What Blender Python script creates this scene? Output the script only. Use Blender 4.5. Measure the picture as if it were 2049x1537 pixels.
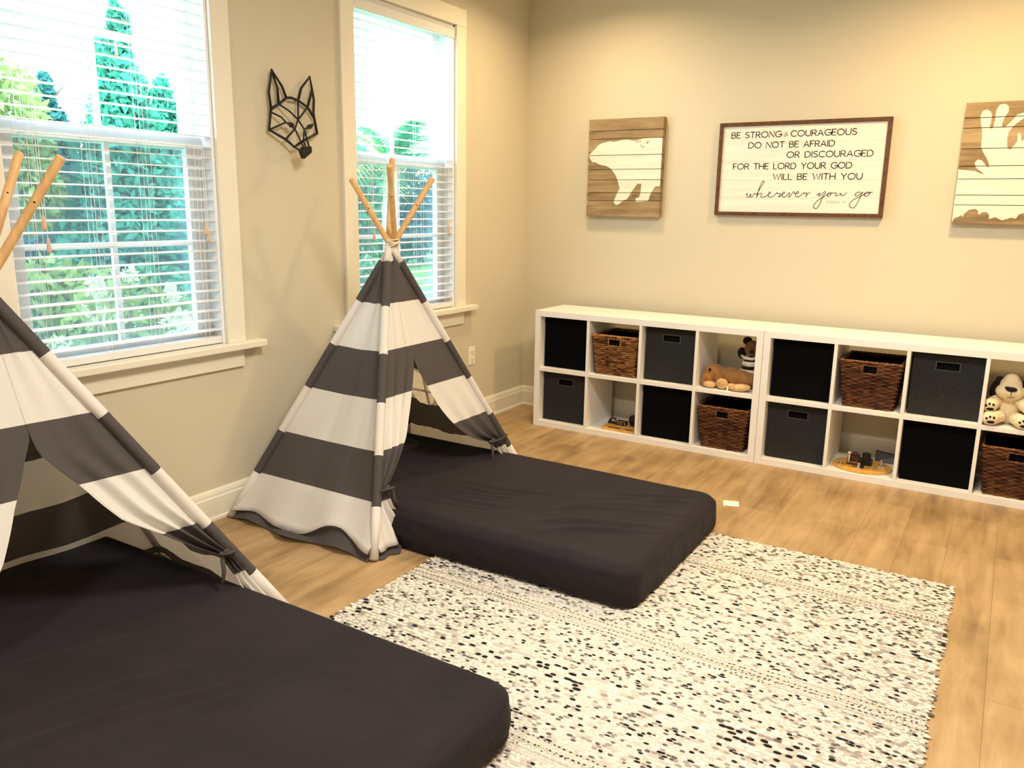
import bpy, bmesh, math, random
from mathutils import Vector, Matrix, noise
for o in list(bpy.data.objects): bpy.data.objects.remove(o)
SC = bpy.context.scene
COL = SC.collection
random.seed(7)
PI = math.pi

# ------------------------------------------------------------ camera
W, H, F = 2049, 1537, 1613.547
YAW, PITCH, ROLL = 0.55, -0.2144, 0.0161
CAM = Vector((2.972, -4.9918, 1.4125))
fw = Vector((-math.sin(YAW)*math.cos(PITCH), math.cos(YAW)*math.cos(PITCH), math.sin(PITCH)))
r0 = Vector((math.cos(YAW), math.sin(YAW), 0)); u0 = r0.cross(fw)
rt = math.cos(ROLL)*r0 + math.sin(ROLL)*u0; up = -math.sin(ROLL)*r0 + math.cos(ROLL)*u0
cd = bpy.data.cameras.new('camera'); cam = bpy.data.objects.new('camera', cd); COL.objects.link(cam)
cam.matrix_world = Matrix(((rt.x, up.x, -fw.x, CAM.x), (rt.y, up.y, -fw.y, CAM.y), (rt.z, up.z, -fw.z, CAM.z), (0, 0, 0, 1)))
cd.sensor_fit = 'HORIZONTAL'; cd.sensor_width = 36; cd.lens = F/W*36; cd.clip_start = 0.05; cd.clip_end = 200
SC.camera = cam

# ------------------------------------------------------------ sky, lamps, exposure
wd = bpy.data.worlds.new('world'); SC.world = wd; wd.use_nodes = True
bg = wd.node_tree.nodes['Background']; bg.inputs[0].default_value = (0.58, 0.79, 1.0, 1); bg.inputs[1].default_value = 11.5
SC.view_settings.view_transform = 'Standard'; SC.view_settings.look = 'None'
SC.view_settings.exposure = 0.43; SC.view_settings.gamma = 1.0; SC.view_settings.use_curve_mapping = False
def lamp(name, loc, power, size, col, rot=(0, 0, 0), spread=PI):
    ld = bpy.data.lights.new(name, 'AREA'); ld.shape = 'DISK'; ld.size = size; ld.energy = power; ld.color = col; ld.spread = spread
    o = bpy.data.objects.new(name, ld); COL.objects.link(o); o.location = loc; o.rotation_euler = rot
    return o
WARM, NEUTRAL = (1.0, 0.74, 0.40), (1.0, 0.92, 0.82)
lamp('ceiling_or_fill_lamp', (0.75, -0.75, 2.835), 13, 0.22, WARM, spread=2.6)
lamp('ceiling_or_fill_lamp', (2.80, -0.98, 2.835), 28, 0.22, (1.0, 0.69, 0.33), spread=2.7)
lamp('ceiling_or_fill_lamp', (2.45, -3.1, 2.835), 66, 0.8, NEUTRAL)  # added soft neutral fill over the mattresses, not a known fixture
lamp('ceiling_or_fill_lamp', (1.60, -5.6, 2.835), 30, 0.4, NEUTRAL)  # added fill behind the camera, brightens the near side of the room

# ------------------------------------------------------------ helpers
class MB:
    """collects vertices and faces for one mesh"""
    def __init__(s): s.v = []; s.f = []; s.m = []
    def add(s, vs, fs, m=0):
        b = len(s.v); s.v += [tuple(v) for v in vs]; s.f += [tuple(i+b for i in f) for f in fs]; s.m += [m]*len(fs)
    def box(s, a, b, m=0):
        (x0, y0, z0), (x1, y1, z1) = a, b
        x0, x1 = min(x0, x1), max(x0, x1); y0, y1 = min(y0, y1), max(y0, y1); z0, z1 = min(z0, z1), max(z0, z1)
        s.add([(x0,y0,z0),(x1,y0,z0),(x1,y1,z0),(x0,y1,z0),(x0,y0,z1),(x1,y0,z1),(x1,y1,z1),(x0,y1,z1)],
              [(0,3,2,1),(4,5,6,7),(0,1,5,4),(1,2,6,5),(2,3,7,6),(3,0,4,7)], m)
    def tube(s, pts, r, n=8, m=0, cap=True, closed=False):
        pts = [Vector(p) for p in pts]; k = len(pts)
        rs = r if isinstance(r, (list, tuple)) else [r]*k
        t0 = (pts[1]-pts[0]).normalized(); ref = Vector((0, 0, 1)) if abs(t0.z) < .9 else Vector((1, 0, 0))
        nn = t0.cross(ref).normalized(); vs = []
        for i, p in enumerate(pts):
            if closed: t = (pts[(i+1) % k]-pts[i-1]).normalized()
            else: t = (pts[min(i+1, k-1)]-pts[max(i-1, 0)]).normalized()
            nn = (nn - t*nn.dot(t)).normalized(); bb = t.cross(nn)
            for j in range(n):
                a = 2*PI*j/n; vs.append(p + rs[i]*(math.cos(a)*nn + math.sin(a)*bb))
        fs = []
        for i in range(k if closed else k-1):
            i2 = (i+1) % k
            for j in range(n): fs.append((i*n+j, i*n+(j+1) % n, i2*n+(j+1) % n, i2*n+j))
        if cap and not closed: fs += [tuple(range(n-1, -1, -1)), tuple((k-1)*n+j for j in range(n))]
        s.add(vs, fs, m)
    def ball(s, c, r, rot=None, nu=14, nv=9, m=0):
        r = r if isinstance(r, (list, tuple)) else (r, r, r); c = Vector(c); vs = [(0, 0, -1)]; fs = []
        for i in range(1, nv):
            a = -PI/2+PI*i/nv
            for j in range(nu):
                b = 2*PI*j/nu; vs.append((math.cos(a)*math.cos(b), math.cos(a)*math.sin(b), math.sin(a)))
        vs.append((0, 0, 1)); top = len(vs)-1
        for j in range(nu):
            fs.append((0, 1+(j+1) % nu, 1+j)); q = 1+(nv-2)*nu; fs.append((q+j, q+(j+1) % nu, top))
            for i in range(nv-2):
                a = 1+i*nu; fs.append((a+j, a+(j+1) % nu, a+nu+(j+1) % nu, a+nu+j))
        out = []
        for v in vs:
            p = Vector((v[0]*r[0], v[1]*r[1], v[2]*r[2]))
            if rot is not None: p = rot @ p
            out.append(c+p)
        s.add(out, fs, m)
    def prism(s, poly, axis, a, b, m=0):
        """poly in the two other axes, extruded along axis from a to b"""
        n = len(poly)
        def P(q, h):
            q = list(q); q.insert(axis, h); return tuple(q)
        s.add([P(q, a) for q in poly]+[P(q, b) for q in poly],
              [tuple(range(n-1, -1, -1)), tuple(range(n, 2*n))]+[(i, (i+1) % n, n+(i+1) % n, n+i) for i in range(n)], m)
    def cyl(s, a, b, r, n=16, m=0): s.tube([a, b], r, n, m)
    def build(s, name, mats, parent=None, smooth=False, bevel=0, angle=None):
        me = bpy.data.meshes.new(name); me.from_pydata(s.v, [], s.f)
        mats = mats if isinstance(mats, (list, tuple)) else [mats]
        for mt in mats: me.materials.append(mt)
        if len(mats) > 1: me.polygons.foreach_set('material_index', s.m)
        if smooth: me.polygons.foreach_set('use_smooth', [True]*len(me.polygons))
        if angle: me.set_sharp_from_angle(angle=angle)
        me.update()
        return link(name, me, parent, bevel)
def link(name, me, parent=None, bevel=0):
    o = bpy.data.objects.new(name, me); COL.objects.link(o)
    if parent is not None: o.parent = parent
    if bevel:
        b = o.modifiers.new('bevel', 'BEVEL'); b.width = bevel; b.segments = 2; b.limit_method = 'ANGLE'; b.angle_limit = 0.7
    return o
def fixn(o):
    bm = bmesh.new(); bm.from_mesh(o.data); bmesh.ops.recalc_face_normals(bm, faces=bm.faces); bm.to_mesh(o.data); bm.free(); return o
def tag(o, label, cat, group=None, kind=None):
    o['label'] = label; o['category'] = cat
    if group: o['group'] = group
    if kind: o['kind'] = kind
    return o
def thing(name, label, cat, loc=(0, 0, 0), group=None, rz=0):
    o = bpy.data.objects.new(name, None); o.empty_display_size = .05; COL.objects.link(o); o.location = loc; o.rotation_euler = (0, 0, rz)
    return tag(o, label, cat, group)
def struct(o): o['kind'] = 'structure'; return o
def copy_tree(o, parent=None):
    c = o.copy(); COL.objects.link(c)
    if parent is not None: c.parent = parent
    for ch in list(o.children): copy_tree(ch, c)
    return c
def apply_mods(o):
    dg = bpy.context.evaluated_depsgraph_get(); dg.update()
    me = bpy.data.meshes.new_from_object(o.evaluated_get(dg)); o.modifiers.clear(); o.data = me; return o
def remeshed(mb, name, mats, parent, vox=.006, smooth=4):
    o = mb.build(name, mats, parent)
    r = o.modifiers.new('r', 'REMESH'); r.mode = 'VOXEL'; r.voxel_size = vox
    s = o.modifiers.new('s', 'SMOOTH'); s.iterations = smooth; s.factor = .6
    apply_mods(o); o.data.polygons.foreach_set('use_smooth', [True]*len(o.data.polygons)); return o

# ------------------------------------------------------------ materials
def mat(name, col, rough=.6, spec=.3, bump=None, var=None, metal=0, sheen=0, trans=0):
    """bump=(scale, strength, (sx,sy,sz)); var=(scale, amount, (sx,sy,sz)) tints by noise"""
    m = bpy.data.materials.new(name); m.use_nodes = True; nt = m.node_tree; b = nt.nodes['Principled BSDF']
    b.inputs['Base Color'].default_value = (*col, 1); b.inputs['Roughness'].default_value = rough
    b.inputs['Specular IOR Level'].default_value = spec; b.inputs['Metallic'].default_value = metal
    if sheen: b.inputs['Sheen Weight'].default_value = sheen
    def nz(scale, st, detail=4):
        tc = nt.nodes.new('ShaderNodeTexCoord'); mp = nt.nodes.new('ShaderNodeMapping'); n = nt.nodes.new('ShaderNodeTexNoise')
        mp.inputs['Scale'].default_value = st; n.inputs['Scale'].default_value = scale; n.inputs['Detail'].default_value = detail
        nt.links.new(tc.outputs['Object'], mp.inputs[0]); nt.links.new(mp.outputs[0], n.inputs['Vector']); return n
    if var:
        n = nz(var[0], var[2] if len(var) > 2 else (1, 1, 1)); rp = nt.nodes.new('ShaderNodeValToRGB')
        a = var[1]; rp.color_ramp.elements[0].position = .3; rp.color_ramp.elements[1].position = .7
        rp.color_ramp.elements[0].color = (*[c*(1-a) for c in col], 1); rp.color_ramp.elements[1].color = (*[min(1, c*(1+a)) for c in col], 1)
        nt.links.new(n.outputs[0], rp.inputs[0]); nt.links.new(rp.outputs[0], b.inputs['Base Color'])
    if bump:
        n = nz(bump[0], bump[2] if len(bump) > 2 else (1, 1, 1)); bp = nt.nodes.new('ShaderNodeBump')
        bp.inputs['Strength'].default_value = bump[1]; bp.inputs['Distance'].default_value = .01
        nt.links.new(n.outputs[0], bp.inputs['Height']); nt.links.new(bp.outputs[0], b.inputs['Normal'])
    if trans:
        t = nt.nodes.new('ShaderNodeBsdfTranslucent'); mx = nt.nodes.new('ShaderNodeMixShader'); mx.inputs[0].default_value = trans
        t.inputs[0].default_value = (*col, 1); out = nt.nodes['Material Output']
        if var: nt.links.new(rp.outputs[0], t.inputs[0])
        nt.links.new(b.outputs[0], mx.inputs[1]); nt.links.new(t.outputs[0], mx.inputs[2]); nt.links.new(mx.outputs[0], out.inputs[0])
    return m
M = {}
M['wall'] = mat('wall_paint', (.63, .575, .44), .85, .15, bump=(120, .05))
M['ceil'] = mat('ceiling_paint', (.85, .84, .8), .9, .1)
M['trim'] = mat('trim_paint', (.82, .78, .66), .35, .4)
M['vinyl'] = mat('window_vinyl', (.88, .89, .9), .35, .4)
M['blind'] = mat('blind_white', (.88, .88, .87), .4, .4, trans=.12)
M['cord'] = mat('blind_cord', (.85, .85, .85), .7, .2)
M['tassel'] = mat('tassel_wood', (.72, .50, .36), .5, .3)
M['black'] = mat('black_metal', (.012, .012, .013), .45, .3)
M['bin_black'] = mat('bin_black', (.004, .004, .0045), .95, .02, bump=(300, .1))
M['bin_grey'] = mat('bin_charcoal_weave', (.031, .032, .033), .9, .08, bump=(90, .5, (1, 1, 5)), var=(60, .35, (1, 1, 6)))
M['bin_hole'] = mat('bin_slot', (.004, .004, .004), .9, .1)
M['rim'] = mat('bin_slot_rim', (.07, .07, .07), .6, .3)
M['shelf'] = mat('shelf_white', (.86, .84, .80), .38, .4)
M['pole'] = mat('pole_pine', (.68, .42, .19), .5, .3, var=(8, .18, (6, 6, .6)))
M['cream'] = mat('cloth_white', (.86, .83, .78), .85, .15, bump=(250, .12), trans=.28)
M['grey'] = mat('cloth_grey', (.105, .092, .088), .9, .15, bump=(250, .15), trans=.25)
M['rope'] = mat('rope_cotton', (.78, .66, .48), .85, .1)
M['sheet'] = mat('black_sheet', (.0165, .0125, .0158), .85, .2, bump=(12, .3, (1, 2.2, 1)), sheen=.03, var=(3.5, .2))
M['outlet'] = mat('outlet_white', (.86, .83, .74), .35, .4)
M['slot'] = mat('outlet_slot', (.03, .03, .03), .6, .2)
M['paper'] = mat('paper_white', (.85, .83, .7), .8, .1)
M['frame'] = mat('sign_frame_walnut', (.105, .045, .018), .55, .3, var=(6, .35, (8, 8, 8)))
M['board'] = mat('sign_board_white', (.83, .76, .68), .7, .2, var=(3, .07, (.6, 1, 9)))
M['ink'] = mat('sign_ink', (.016, .012, .012), .6, .2)
M['inkgrey'] = mat('sign_ink_grey', (.33, .28, .25), .7, .2)
M['inkbrown'] = mat('sign_ink_brown', (.16, .10, .07), .7, .2)
def plank_mat(name, cols):
    m = mat(name, cols[0], .75, .2); nt = m.node_tree; b = nt.nodes['Principled BSDF']
    at = nt.nodes.new('ShaderNodeAttribute'); at.attribute_name = 'tint'; tc = nt.nodes.new('ShaderNodeTexCoord'); mp = nt.nodes.new('ShaderNodeMapping')
    mp.inputs['Scale'].default_value = (2.0, 5, 16); n = nt.nodes.new('ShaderNodeTexNoise'); n.inputs['Scale'].default_value = 2.2; n.inputs['Detail'].default_value = 7
    nt.links.new(tc.outputs['Object'], mp.inputs[0]); nt.links.new(mp.outputs[0], n.inputs['Vector'])
    ad = nt.nodes.new('ShaderNodeMath'); ad.operation = 'ADD'; nt.links.new(n.outputs[0], ad.inputs[0]); nt.links.new(at.outputs['Fac'], ad.inputs[1])
    rp = nt.nodes.new('ShaderNodeValToRGB'); e = rp.color_ramp.elements; e[0].position = .3; e[0].color = (*cols[0], 1); e[1].position = .8; e[1].color = (*cols[2], 1)
    k = e.new(.52); k.color = (*cols[1], 1); nt.links.new(ad.outputs[0], rp.inputs[0]); nt.links.new(rp.outputs[0], b.inputs['Base Color'])
    v = nt.nodes.new('ShaderNodeTexVoronoi'); v.inputs['Scale'].default_value = 3.2; mp2 = nt.nodes.new('ShaderNodeMapping'); mp2.inputs['Scale'].default_value = (1, 1, 2.6)
    nt.links.new(tc.outputs['Object'], mp2.inputs[0]); nt.links.new(mp2.outputs[0], v.inputs['Vector'])
    r2 = nt.nodes.new('ShaderNodeValToRGB'); r2.color_ramp.elements[0].position = .02; r2.color_ramp.elements[0].color = (.25, .18, .14, 1); r2.color_ramp.elements[1].position = .11; r2.color_ramp.elements[1].color = (1, 1, 1, 1)
    mu = nt.nodes.new('ShaderNodeMix'); mu.data_type = 'RGBA'; mu.blend_type = 'MULTIPLY'; mu.inputs[0].default_value = 1
    nt.links.new(v.outputs['Distance'], r2.inputs[0]); nt.links.new(rp.outputs[0], mu.inputs[6]); nt.links.new(r2.outputs[0], mu.inputs[7]); nt.links.new(mu.outputs[2], b.inputs['Base Color'])
    return m
M['plank'] = plank_mat('plank_barn', ((.21, .145, .075), (.33, .235, .125), (.45, .335, .20)))
def paint_mat():
    m = mat('plank_paint', (.84, .76, .64), .8, .15, var=(5, .10, (1, 1, 7))); return m
M['paint'] = paint_mat()
def floor_mat():
    m = mat('vinyl_plank_floor', (.4, .27, .14), .42, .35); nt = m.node_tree; b = nt.nodes['Principled BSDF']; L = nt.links.new
    tc = nt.nodes.new('ShaderNodeTexCoord'); mp = nt.nodes.new('ShaderNodeMapping'); mp.inputs['Rotation'].default_value = (0, 0, PI/2)
    br = nt.nodes.new('ShaderNodeTexBrick'); br.offset = .37; br.inputs['Scale'].default_value = 1; br.inputs['Brick Width'].default_value = 1.2; br.inputs['Row Height'].default_value = .18
    br.inputs['Mortar Size'].default_value = .0012; br.inputs['Color1'].default_value = (0, 0, 0, 1); br.inputs['Color2'].default_value = (1, 1, 1, 1); br.inputs['Mortar'].default_value = (.5, .5, .5, 1)
    L(tc.outputs['Object'], mp.inputs[0]); L(mp.outputs[0], br.inputs['Vector'])
    m2 = nt.nodes.new('ShaderNodeMapping'); m2.inputs['Scale'].default_value = (13, 1.6, 1); L(tc.outputs['Object'], m2.inputs[0])
    n1 = nt.nodes.new('ShaderNodeTexNoise'); n1.inputs['Scale'].default_value = 1.3; n1.inputs['Detail'].default_value = 9; n1.inputs['Roughness'].default_value = .62; n1.inputs['Distortion'].default_value = .6; L(m2.outputs[0], n1.inputs['Vector'])
    m3 = nt.nodes.new('ShaderNodeMapping'); m3.inputs['Scale'].default_value = (3.2, 2.0, 1); L(tc.outputs['Object'], m3.inputs[0])
    n2 = nt.nodes.new('ShaderNodeTexNoise'); n2.inputs['Scale'].default_value = 1.6; n2.inputs['Detail'].default_value = 4; L(m3.outputs[0], n2.inputs['Vector'])
    def mth(op, a, bb):
        k = nt.nodes.new('ShaderNodeMath'); k.operation = op
        for i, x in enumerate((a, bb)):
            if isinstance(x, (int, float)): k.inputs[i].default_value = x
            else: L(x, k.inputs[i])
        return k.outputs[0]
    f = mth('ADD', mth('MULTIPLY', n1.outputs[0], .55), mth('MULTIPLY', n2.outputs[0], .45)); f = mth('ADD', f, mth('MULTIPLY', mth('SUBTRACT', br.outputs['Color'], .5), .10))
    rp = nt.nodes.new('ShaderNodeValToRGB'); e = rp.color_ramp.elements
    e[0].position = .30; e[0].color = (.19, .115, .05, 1); e[1].position = .72; e[1].color = (.54, .375, .20, 1); k = e.new(.5); k.color = (.39, .255, .12, 1)
    L(f, rp.inputs[0])
    mx = nt.nodes.new('ShaderNodeMix'); mx.data_type = 'RGBA'; mx.inputs[7].default_value = (.17, .10, .045, 1)
    L(mth('MULTIPLY', br.outputs['Fac'], .55), mx.inputs[0]); L(rp.outputs[0], mx.inputs[6]); L(mx.outputs[2], b.inputs['Base Color'])
    bp = nt.nodes.new('ShaderNodeBump'); bp.inputs['Strength'].default_value = .08; bp.inputs['Distance'].default_value = .004; L(n1.outputs[0], bp.inputs['Height']); L(bp.outputs[0], b.inputs['Normal'])
    return m
M['floor'] = floor_mat()
def glass_mat():
    m = bpy.data.materials.new('window_glass'); m.use_nodes = True; nt = m.node_tree; nt.nodes.remove(nt.nodes['Principled BSDF'])
    t = nt.nodes.new('ShaderNodeBsdfTransparent'); t.inputs[0].default_value = (.93, .97, .97, 1); g = nt.nodes.new('ShaderNodeBsdfGlossy'); g.inputs['Roughness'].default_value = .02
    mx = nt.nodes.new('ShaderNodeMixShader'); fr = nt.nodes.new('ShaderNodeFresnel'); fr.inputs[0].default_value = 1.25
    ge = nt.nodes.new('ShaderNodeNewGeometry'); mu = nt.nodes.new('ShaderNodeMath'); mu.operation = 'MULTIPLY_ADD'; mu.inputs[1].default_value = -1; mu.inputs[2].default_value = 1; m3 = nt.nodes.new('ShaderNodeMath'); m3.operation = 'MULTIPLY'
    nt.links.new(ge.outputs['Backfacing'], mu.inputs[0]); nt.links.new(fr.outputs[0], m3.inputs[0]); nt.links.new(mu.outputs[0], m3.inputs[1]); nt.links.new(m3.outputs[0], mx.inputs[0]); nt.links.new(t.outputs[0], mx.inputs[1]); nt.links.new(g.outputs[0], mx.inputs[2]); nt.links.new(mx.outputs[0], nt.nodes['Material Output'].inputs[0]); return m
M['glass'] = glass_mat()
def screen_mat():
    m = bpy.data.materials.new('insect_mesh'); m.use_nodes = True; nt = m.node_tree; p = nt.nodes['Principled BSDF']; p.inputs['Base Color'].default_value = (.22, .25, .3, 1)
    t = nt.nodes.new('ShaderNodeBsdfTransparent'); mx = nt.nodes.new('ShaderNodeMixShader'); mx.inputs[0].default_value = .38
    nt.links.new(t.outputs[0], mx.inputs[1]); nt.links.new(p.outputs[0], mx.inputs[2]); nt.links.new(mx.outputs[0], nt.nodes['Material Output'].inputs[0]); return m
M['screen'] = screen_mat()
def attr_mat(name, rough=.9, trans=0, bump=None):
    m = mat(name, (.5, .5, .5), rough, .15, bump=bump); nt = m.node_tree; a = nt.nodes.new('ShaderNodeAttribute'); a.attribute_name = 'tone'
    nt.links.new(a.outputs['Color'], nt.nodes['Principled BSDF'].inputs['Base Color']); return m
M['rug'] = attr_mat('rug_wool', .95)
M['wicker'] = attr_mat('wicker', .6)

# ------------------------------------------------------------ room shell
WIN = [(-3.498, -2.613), (-1.742, -0.857)]; WZ0, WZ1 = 0.80, 2.46
RX, RY, CH = 4.7, -6.6, 2.85
b = MB(); b.box((-.14, RY, -.1), (RX, .14, 0)); struct(b.build('floor', M['floor']))
b = MB(); b.box((-.14, RY, CH), (RX, .14, CH+.1)); struct(b.build('ceiling', M['ceil']))
b = MB()
ys = [RY, WIN[0][0], WIN[0][1], WIN[1][0], WIN[1][1], 0.0]
for i in range(5):
    if i in (1, 3): b.box((-.14, ys[i], 0), (0, ys[i+1], WZ0-.03)); b.box((-.14, ys[i], WZ1), (0, ys[i+1], CH))
    else: b.box((-.14, ys[i], 0), (0, ys[i+1], CH))
struct(b.build('wall_left', M['wall']))
b = MB(); b.box((-.14, 0, 0), (RX, .14, CH)); struct(b.build('wall_back', M['wall']))
b = MB(); b.box((RX, RY, 0), (RX+.14, .14, CH)); struct(b.build('wall_right', M['wall']))
b = MB(); b.box((-.14, RY-.14, 0), (RX+.14, RY, CH)); struct(b.build('wall_front', M['wall']))
prof = [(0, 0), (.022, 0), (.022, .012), (.016, .02), (.016, .105), (.012, .112), (.012, .122), (.008, .136), (.004, .143), (0, .143)]
b = MB(); b.prism([(p[0], p[1]) for p in prof], 1, RY, 0); fixn(struct(b.build('baseboard_left', M['trim'])))
b = MB(); b.prism([(-p[0], p[1]) for p in prof], 0, .0, RX); fixn(struct(b.build('baseboard_back', M['trim'])))

def make_window(n, y0, y1):
    w = bpy.data.objects.new('window_%d' % n, None); COL.objects.link(w); struct(w); w.location = (0, (y0+y1)/2, WZ0)
    def part(name, boxes, m, bevel=.002):
        b = MB()
        for a, c in boxes: b.box((a[0], a[1]-w.location.y, a[2]-WZ0), (c[0], c[1]-w.location.y, c[2]-WZ0))
        return b.build(name, m, w, bevel=bevel)
    cw = .097
    part('casing', [((0, y0-cw, WZ0), (.02, y0, WZ1)), ((0, y1, WZ0), (.02, y1+cw, WZ1)), ((0, y0-cw, WZ1), (.022, y1+cw, WZ1+cw))], M['trim'])
    part('sill', [((-.14, y0, WZ0-.03), (0, y1, WZ0)), ((0, y0-cw-.09, WZ0-.03), (.062, y1+cw+.09, WZ0))], M['trim'], .004)
    part('apron', [((0, y0-cw+.01, WZ0-.115), (.016, y1+cw-.01, WZ0-.03))], M['trim'])
    part('jamb', [((-.14, y0, WZ0), (0, y0+.014, WZ1)), ((-.14, y1-.014, WZ0), (0, y1, WZ1)), ((-.14, y0, WZ1-.014), (0, y1, WZ1))], M['vinyl'])
    yc = (y0+y1)/2; zm = 1.66
    for nm, xa, xb, za, zb in (('upper_sash', -.135, -.105, zm-.025, WZ1-.014), ('lower_sash', -.10, -.068, WZ0, zm+.03)):
        a0, a1 = y0+.014, y1-.014; st = .075 if nm == 'lower_sash' else .06
        bt = .06
        s = part(nm, [((xa, a0, za), (xb, a0+st, zb)), ((xa, a1-st, za), (xb, a1, zb)), ((xa, a0+st, za), (xb, a1-st, za+bt)), ((xa, a0+st, zb-.05), (xb, a1-st, zb))], M['vinyl'])
        for nn, bx in (('mullion', ((xa+.008, yc-.011, za+bt), (xb-.008, yc+.011, zb-.05))), ('muntin', ((xa+.010, a0+st, (za+zb)/2-.011), (xb-.010, a1-st, (za+zb)/2+.011)))):
            part(nn, [bx], M['vinyl'], 0)
        xm = (xa+xb)/2
        part('glass_pane', [((xm-.002, a0+st-.01, za+bt-.01), (xm+.002, a1-st+.01, zb-.04))], M['glass'], 0)
    m_ = M['screen']; part('insect_screen', [((-.1395, y0+.02, WZ0), (-.1385, y1-.02, zm))], m_, 0)
    return w
make_window(1, *WIN[0]); make_window(2, *WIN[1])

def make_blind(y0, y1, label):
    w = thing('window_blind', label, 'window blind', (-.028, (y0+y1)/2, WZ0), 'white slatted blinds'); hw = (y1-y0)/2-.016
    b = MB(); b.box((-.027, -hw, WZ1-.05-WZ0-.014), (.022, hw, WZ1-.016-WZ0)); b.build('headrail', M['blind'], w)
    b = MB(); b.box((.024, -hw-.012, 2.385-WZ0), (.034, hw+.012, WZ1-.018-WZ0)); b.box((.034, -hw-.012, 2.435-WZ0), (.038, hw+.012, WZ1-.018-WZ0)); b.build('valance', M['blind'], w, bevel=.002)
    b = MB(); pitch = .0435; z = .865-WZ0; zs = []
    while z < 2.385-WZ0: zs.append(z); z += pitch
    for z in zs:
        t = .05
        vs = []
        for (x, dz) in ((-.025, 0), (-.009, .0022), (.009, .0022), (.025, 0)):
            for yy in (-hw, hw): vs.append((x, yy, z+dz-x*t)); vs.append((x, yy, z+dz-x*t-.0027))
        fs = []
        for i in range(3):
            a = i*4; fs += [(a, a+4, a+6, a+2), (a+1, a+3, a+7, a+5)]
        fs += [(0, 2, 3, 1), (12, 13, 15, 14)]
        for i in range(3): a = i*4; fs += [(a, a+1, a+5, a+4), (a+2, a+6, a+7, a+3)]
        b.add(vs, fs)
    b.build('slats', M['blind'], w)
    b = MB(); b.box((-.025, -hw, .004), (.027, hw, .034)); b.build('bottom_rail', M['blind'], w, bevel=.004)
    zt = 2.40-WZ0
    for yy in (-.8*hw, -.27*hw, .27*hw, .8*hw):
        b = MB()
        for x in (-.027, .027): b.tube([(x, yy, .03), (x, yy, zt)], .0011, 4); b.tube([(x, yy+.02, .03), (x, yy+.02, zt)], .0009, 4)
        for z in zs: b.tube([(-.027, yy, z-.003), (.027, yy, z-.003)], .0009, 4)
        b.build('ladder_cord', M['cord'], w)
    for yy, zb in ((hw*.87, 1.30), (hw*.87+.01, 1.27), (-hw*.74, 1.33), (-hw*.72, 1.25)):
        b = MB(); b.tube([(.034, yy, zb+.03-WZ0), (.032, yy, 2.4-WZ0)], .0012, 5); c = b.build('pull_cord', M['cord'], w)
        b = MB(); b.tube([(.034, yy, zb-WZ0-.02), (.034, yy, zb-WZ0-.012), (.034, yy, zb-WZ0+.016), (.034, yy, zb-WZ0+.032)], [.007, .0085, .006, .004], 10); b.build('tassel', M['tassel'], c, smooth=True)
    return w
make_blind(*WIN[0], 'white slatted blind in the left window, behind the nearer tent')
make_blind(*WIN[1], 'white slatted blind in the right window, behind the tent poles')

# ------------------------------------------------------------ outlet
o = thing('wall_outlet', 'off-white double power outlet on the wall between right window and shelf', 'outlet', (0, -.664, .458))
b = MB(); b.box((0, -.037, -.06), (.006, .037, .06)); b.build('cover_plate', M['outlet'], o, bevel=.003)
for z in (.024, -.026):
    b = MB(); b.box((.006, -.017, z-.015), (.008, .017, z+.015)); r = b.build('socket', M['outlet'], o, bevel=.002)
    b = MB(); b.box((.008, -.009, z-.003), (.0085, -.006, z+.007)); b.box((.008, .006, z-.003), (.0085, .009, z+.007)); b.box((.008, -.003, z-.012), (.0085, .003, z-.007)); b.build('socket_slots', M['slot'], r)

# ------------------------------------------------------------ fox head on the wall
FX = dict(earL=(-2.300,2.003), earLin=(-2.283,1.978), eL1=(-2.323,1.905), eL2=(-2.314,1.836), eLtopR1=(-2.243,1.940), eLbaseR=(-2.220,1.893), earLmid=(-2.271,1.927), earLmidb=(-2.268,1.866),
 top=(-2.189,1.897), topR=(-2.147,1.890), earR=(-2.068,2.005), eRl=(-2.124,1.949), eRr1=(-2.055,1.948), eRr2=(-2.046,1.904), eRr3=(-2.051,1.843), eRmid=(-2.063,1.931), eRmidb=(-2.088,1.866),
 cheekL=(-2.331,1.743), chinL=(-2.183,1.679), cheekR=(-2.032,1.751), rh1=(-2.087,1.860), rh2=(-2.047,1.819), a1=(-2.267,1.861), a2=(-2.201,1.835), ctr=(-2.152,1.804), b1=(-2.305,1.818), b2=(-2.255,1.805),
 eyL0=(-2.228,1.785), nb=(-2.174,1.760), mid=(-2.235,1.709), nbR=(-2.115,1.763), n1=(-2.137,1.703), n2=(-2.124,1.681), n3=(-2.108,1.681), n4=(-2.087,1.682), mline=(-2.123,1.711), eyRr=(-2.06,1.79))
DEP = dict(ctr=.055, nb=.07, nbR=.07, n1=.09, n2=.1, n3=.1, n4=.1, mline=.09, a2=.045, top=.035, chinL=.045, eyL0=.045, b2=.04, mid=.04)
def fxp(k):
    if not isinstance(k, str): return Vector(k)
    y, z = FX[k]; d = DEP.get(k, .024); t = (CAM.x-d)/(CAM.x-.03); P = Vector((.03, y, z)); return CAM+(P-CAM)*t
fox = thing('fox_head_sculpture', 'black wire geometric fox head hung between the two windows', 'wall sculpture', (0, -2.18, 1.8))
def rods(name, lines, r, parent):
    b = MB()
    for l in lines:
        pts = [fxp(k)-fox.location for k in l]
        b.tube(pts, r, 8)
        for p in pts: b.ball(p, r*1.0, nu=8, nv=5)
    return b.build(name, M['black'], parent, smooth=True)
rods('head_outline', [['eL2','a1','eLbaseR','top','topR','eRmidb','rh2','cheekR'], ['eL2','cheekL','mid','chinL','mline','cheekR']], .0062, fox)
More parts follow.
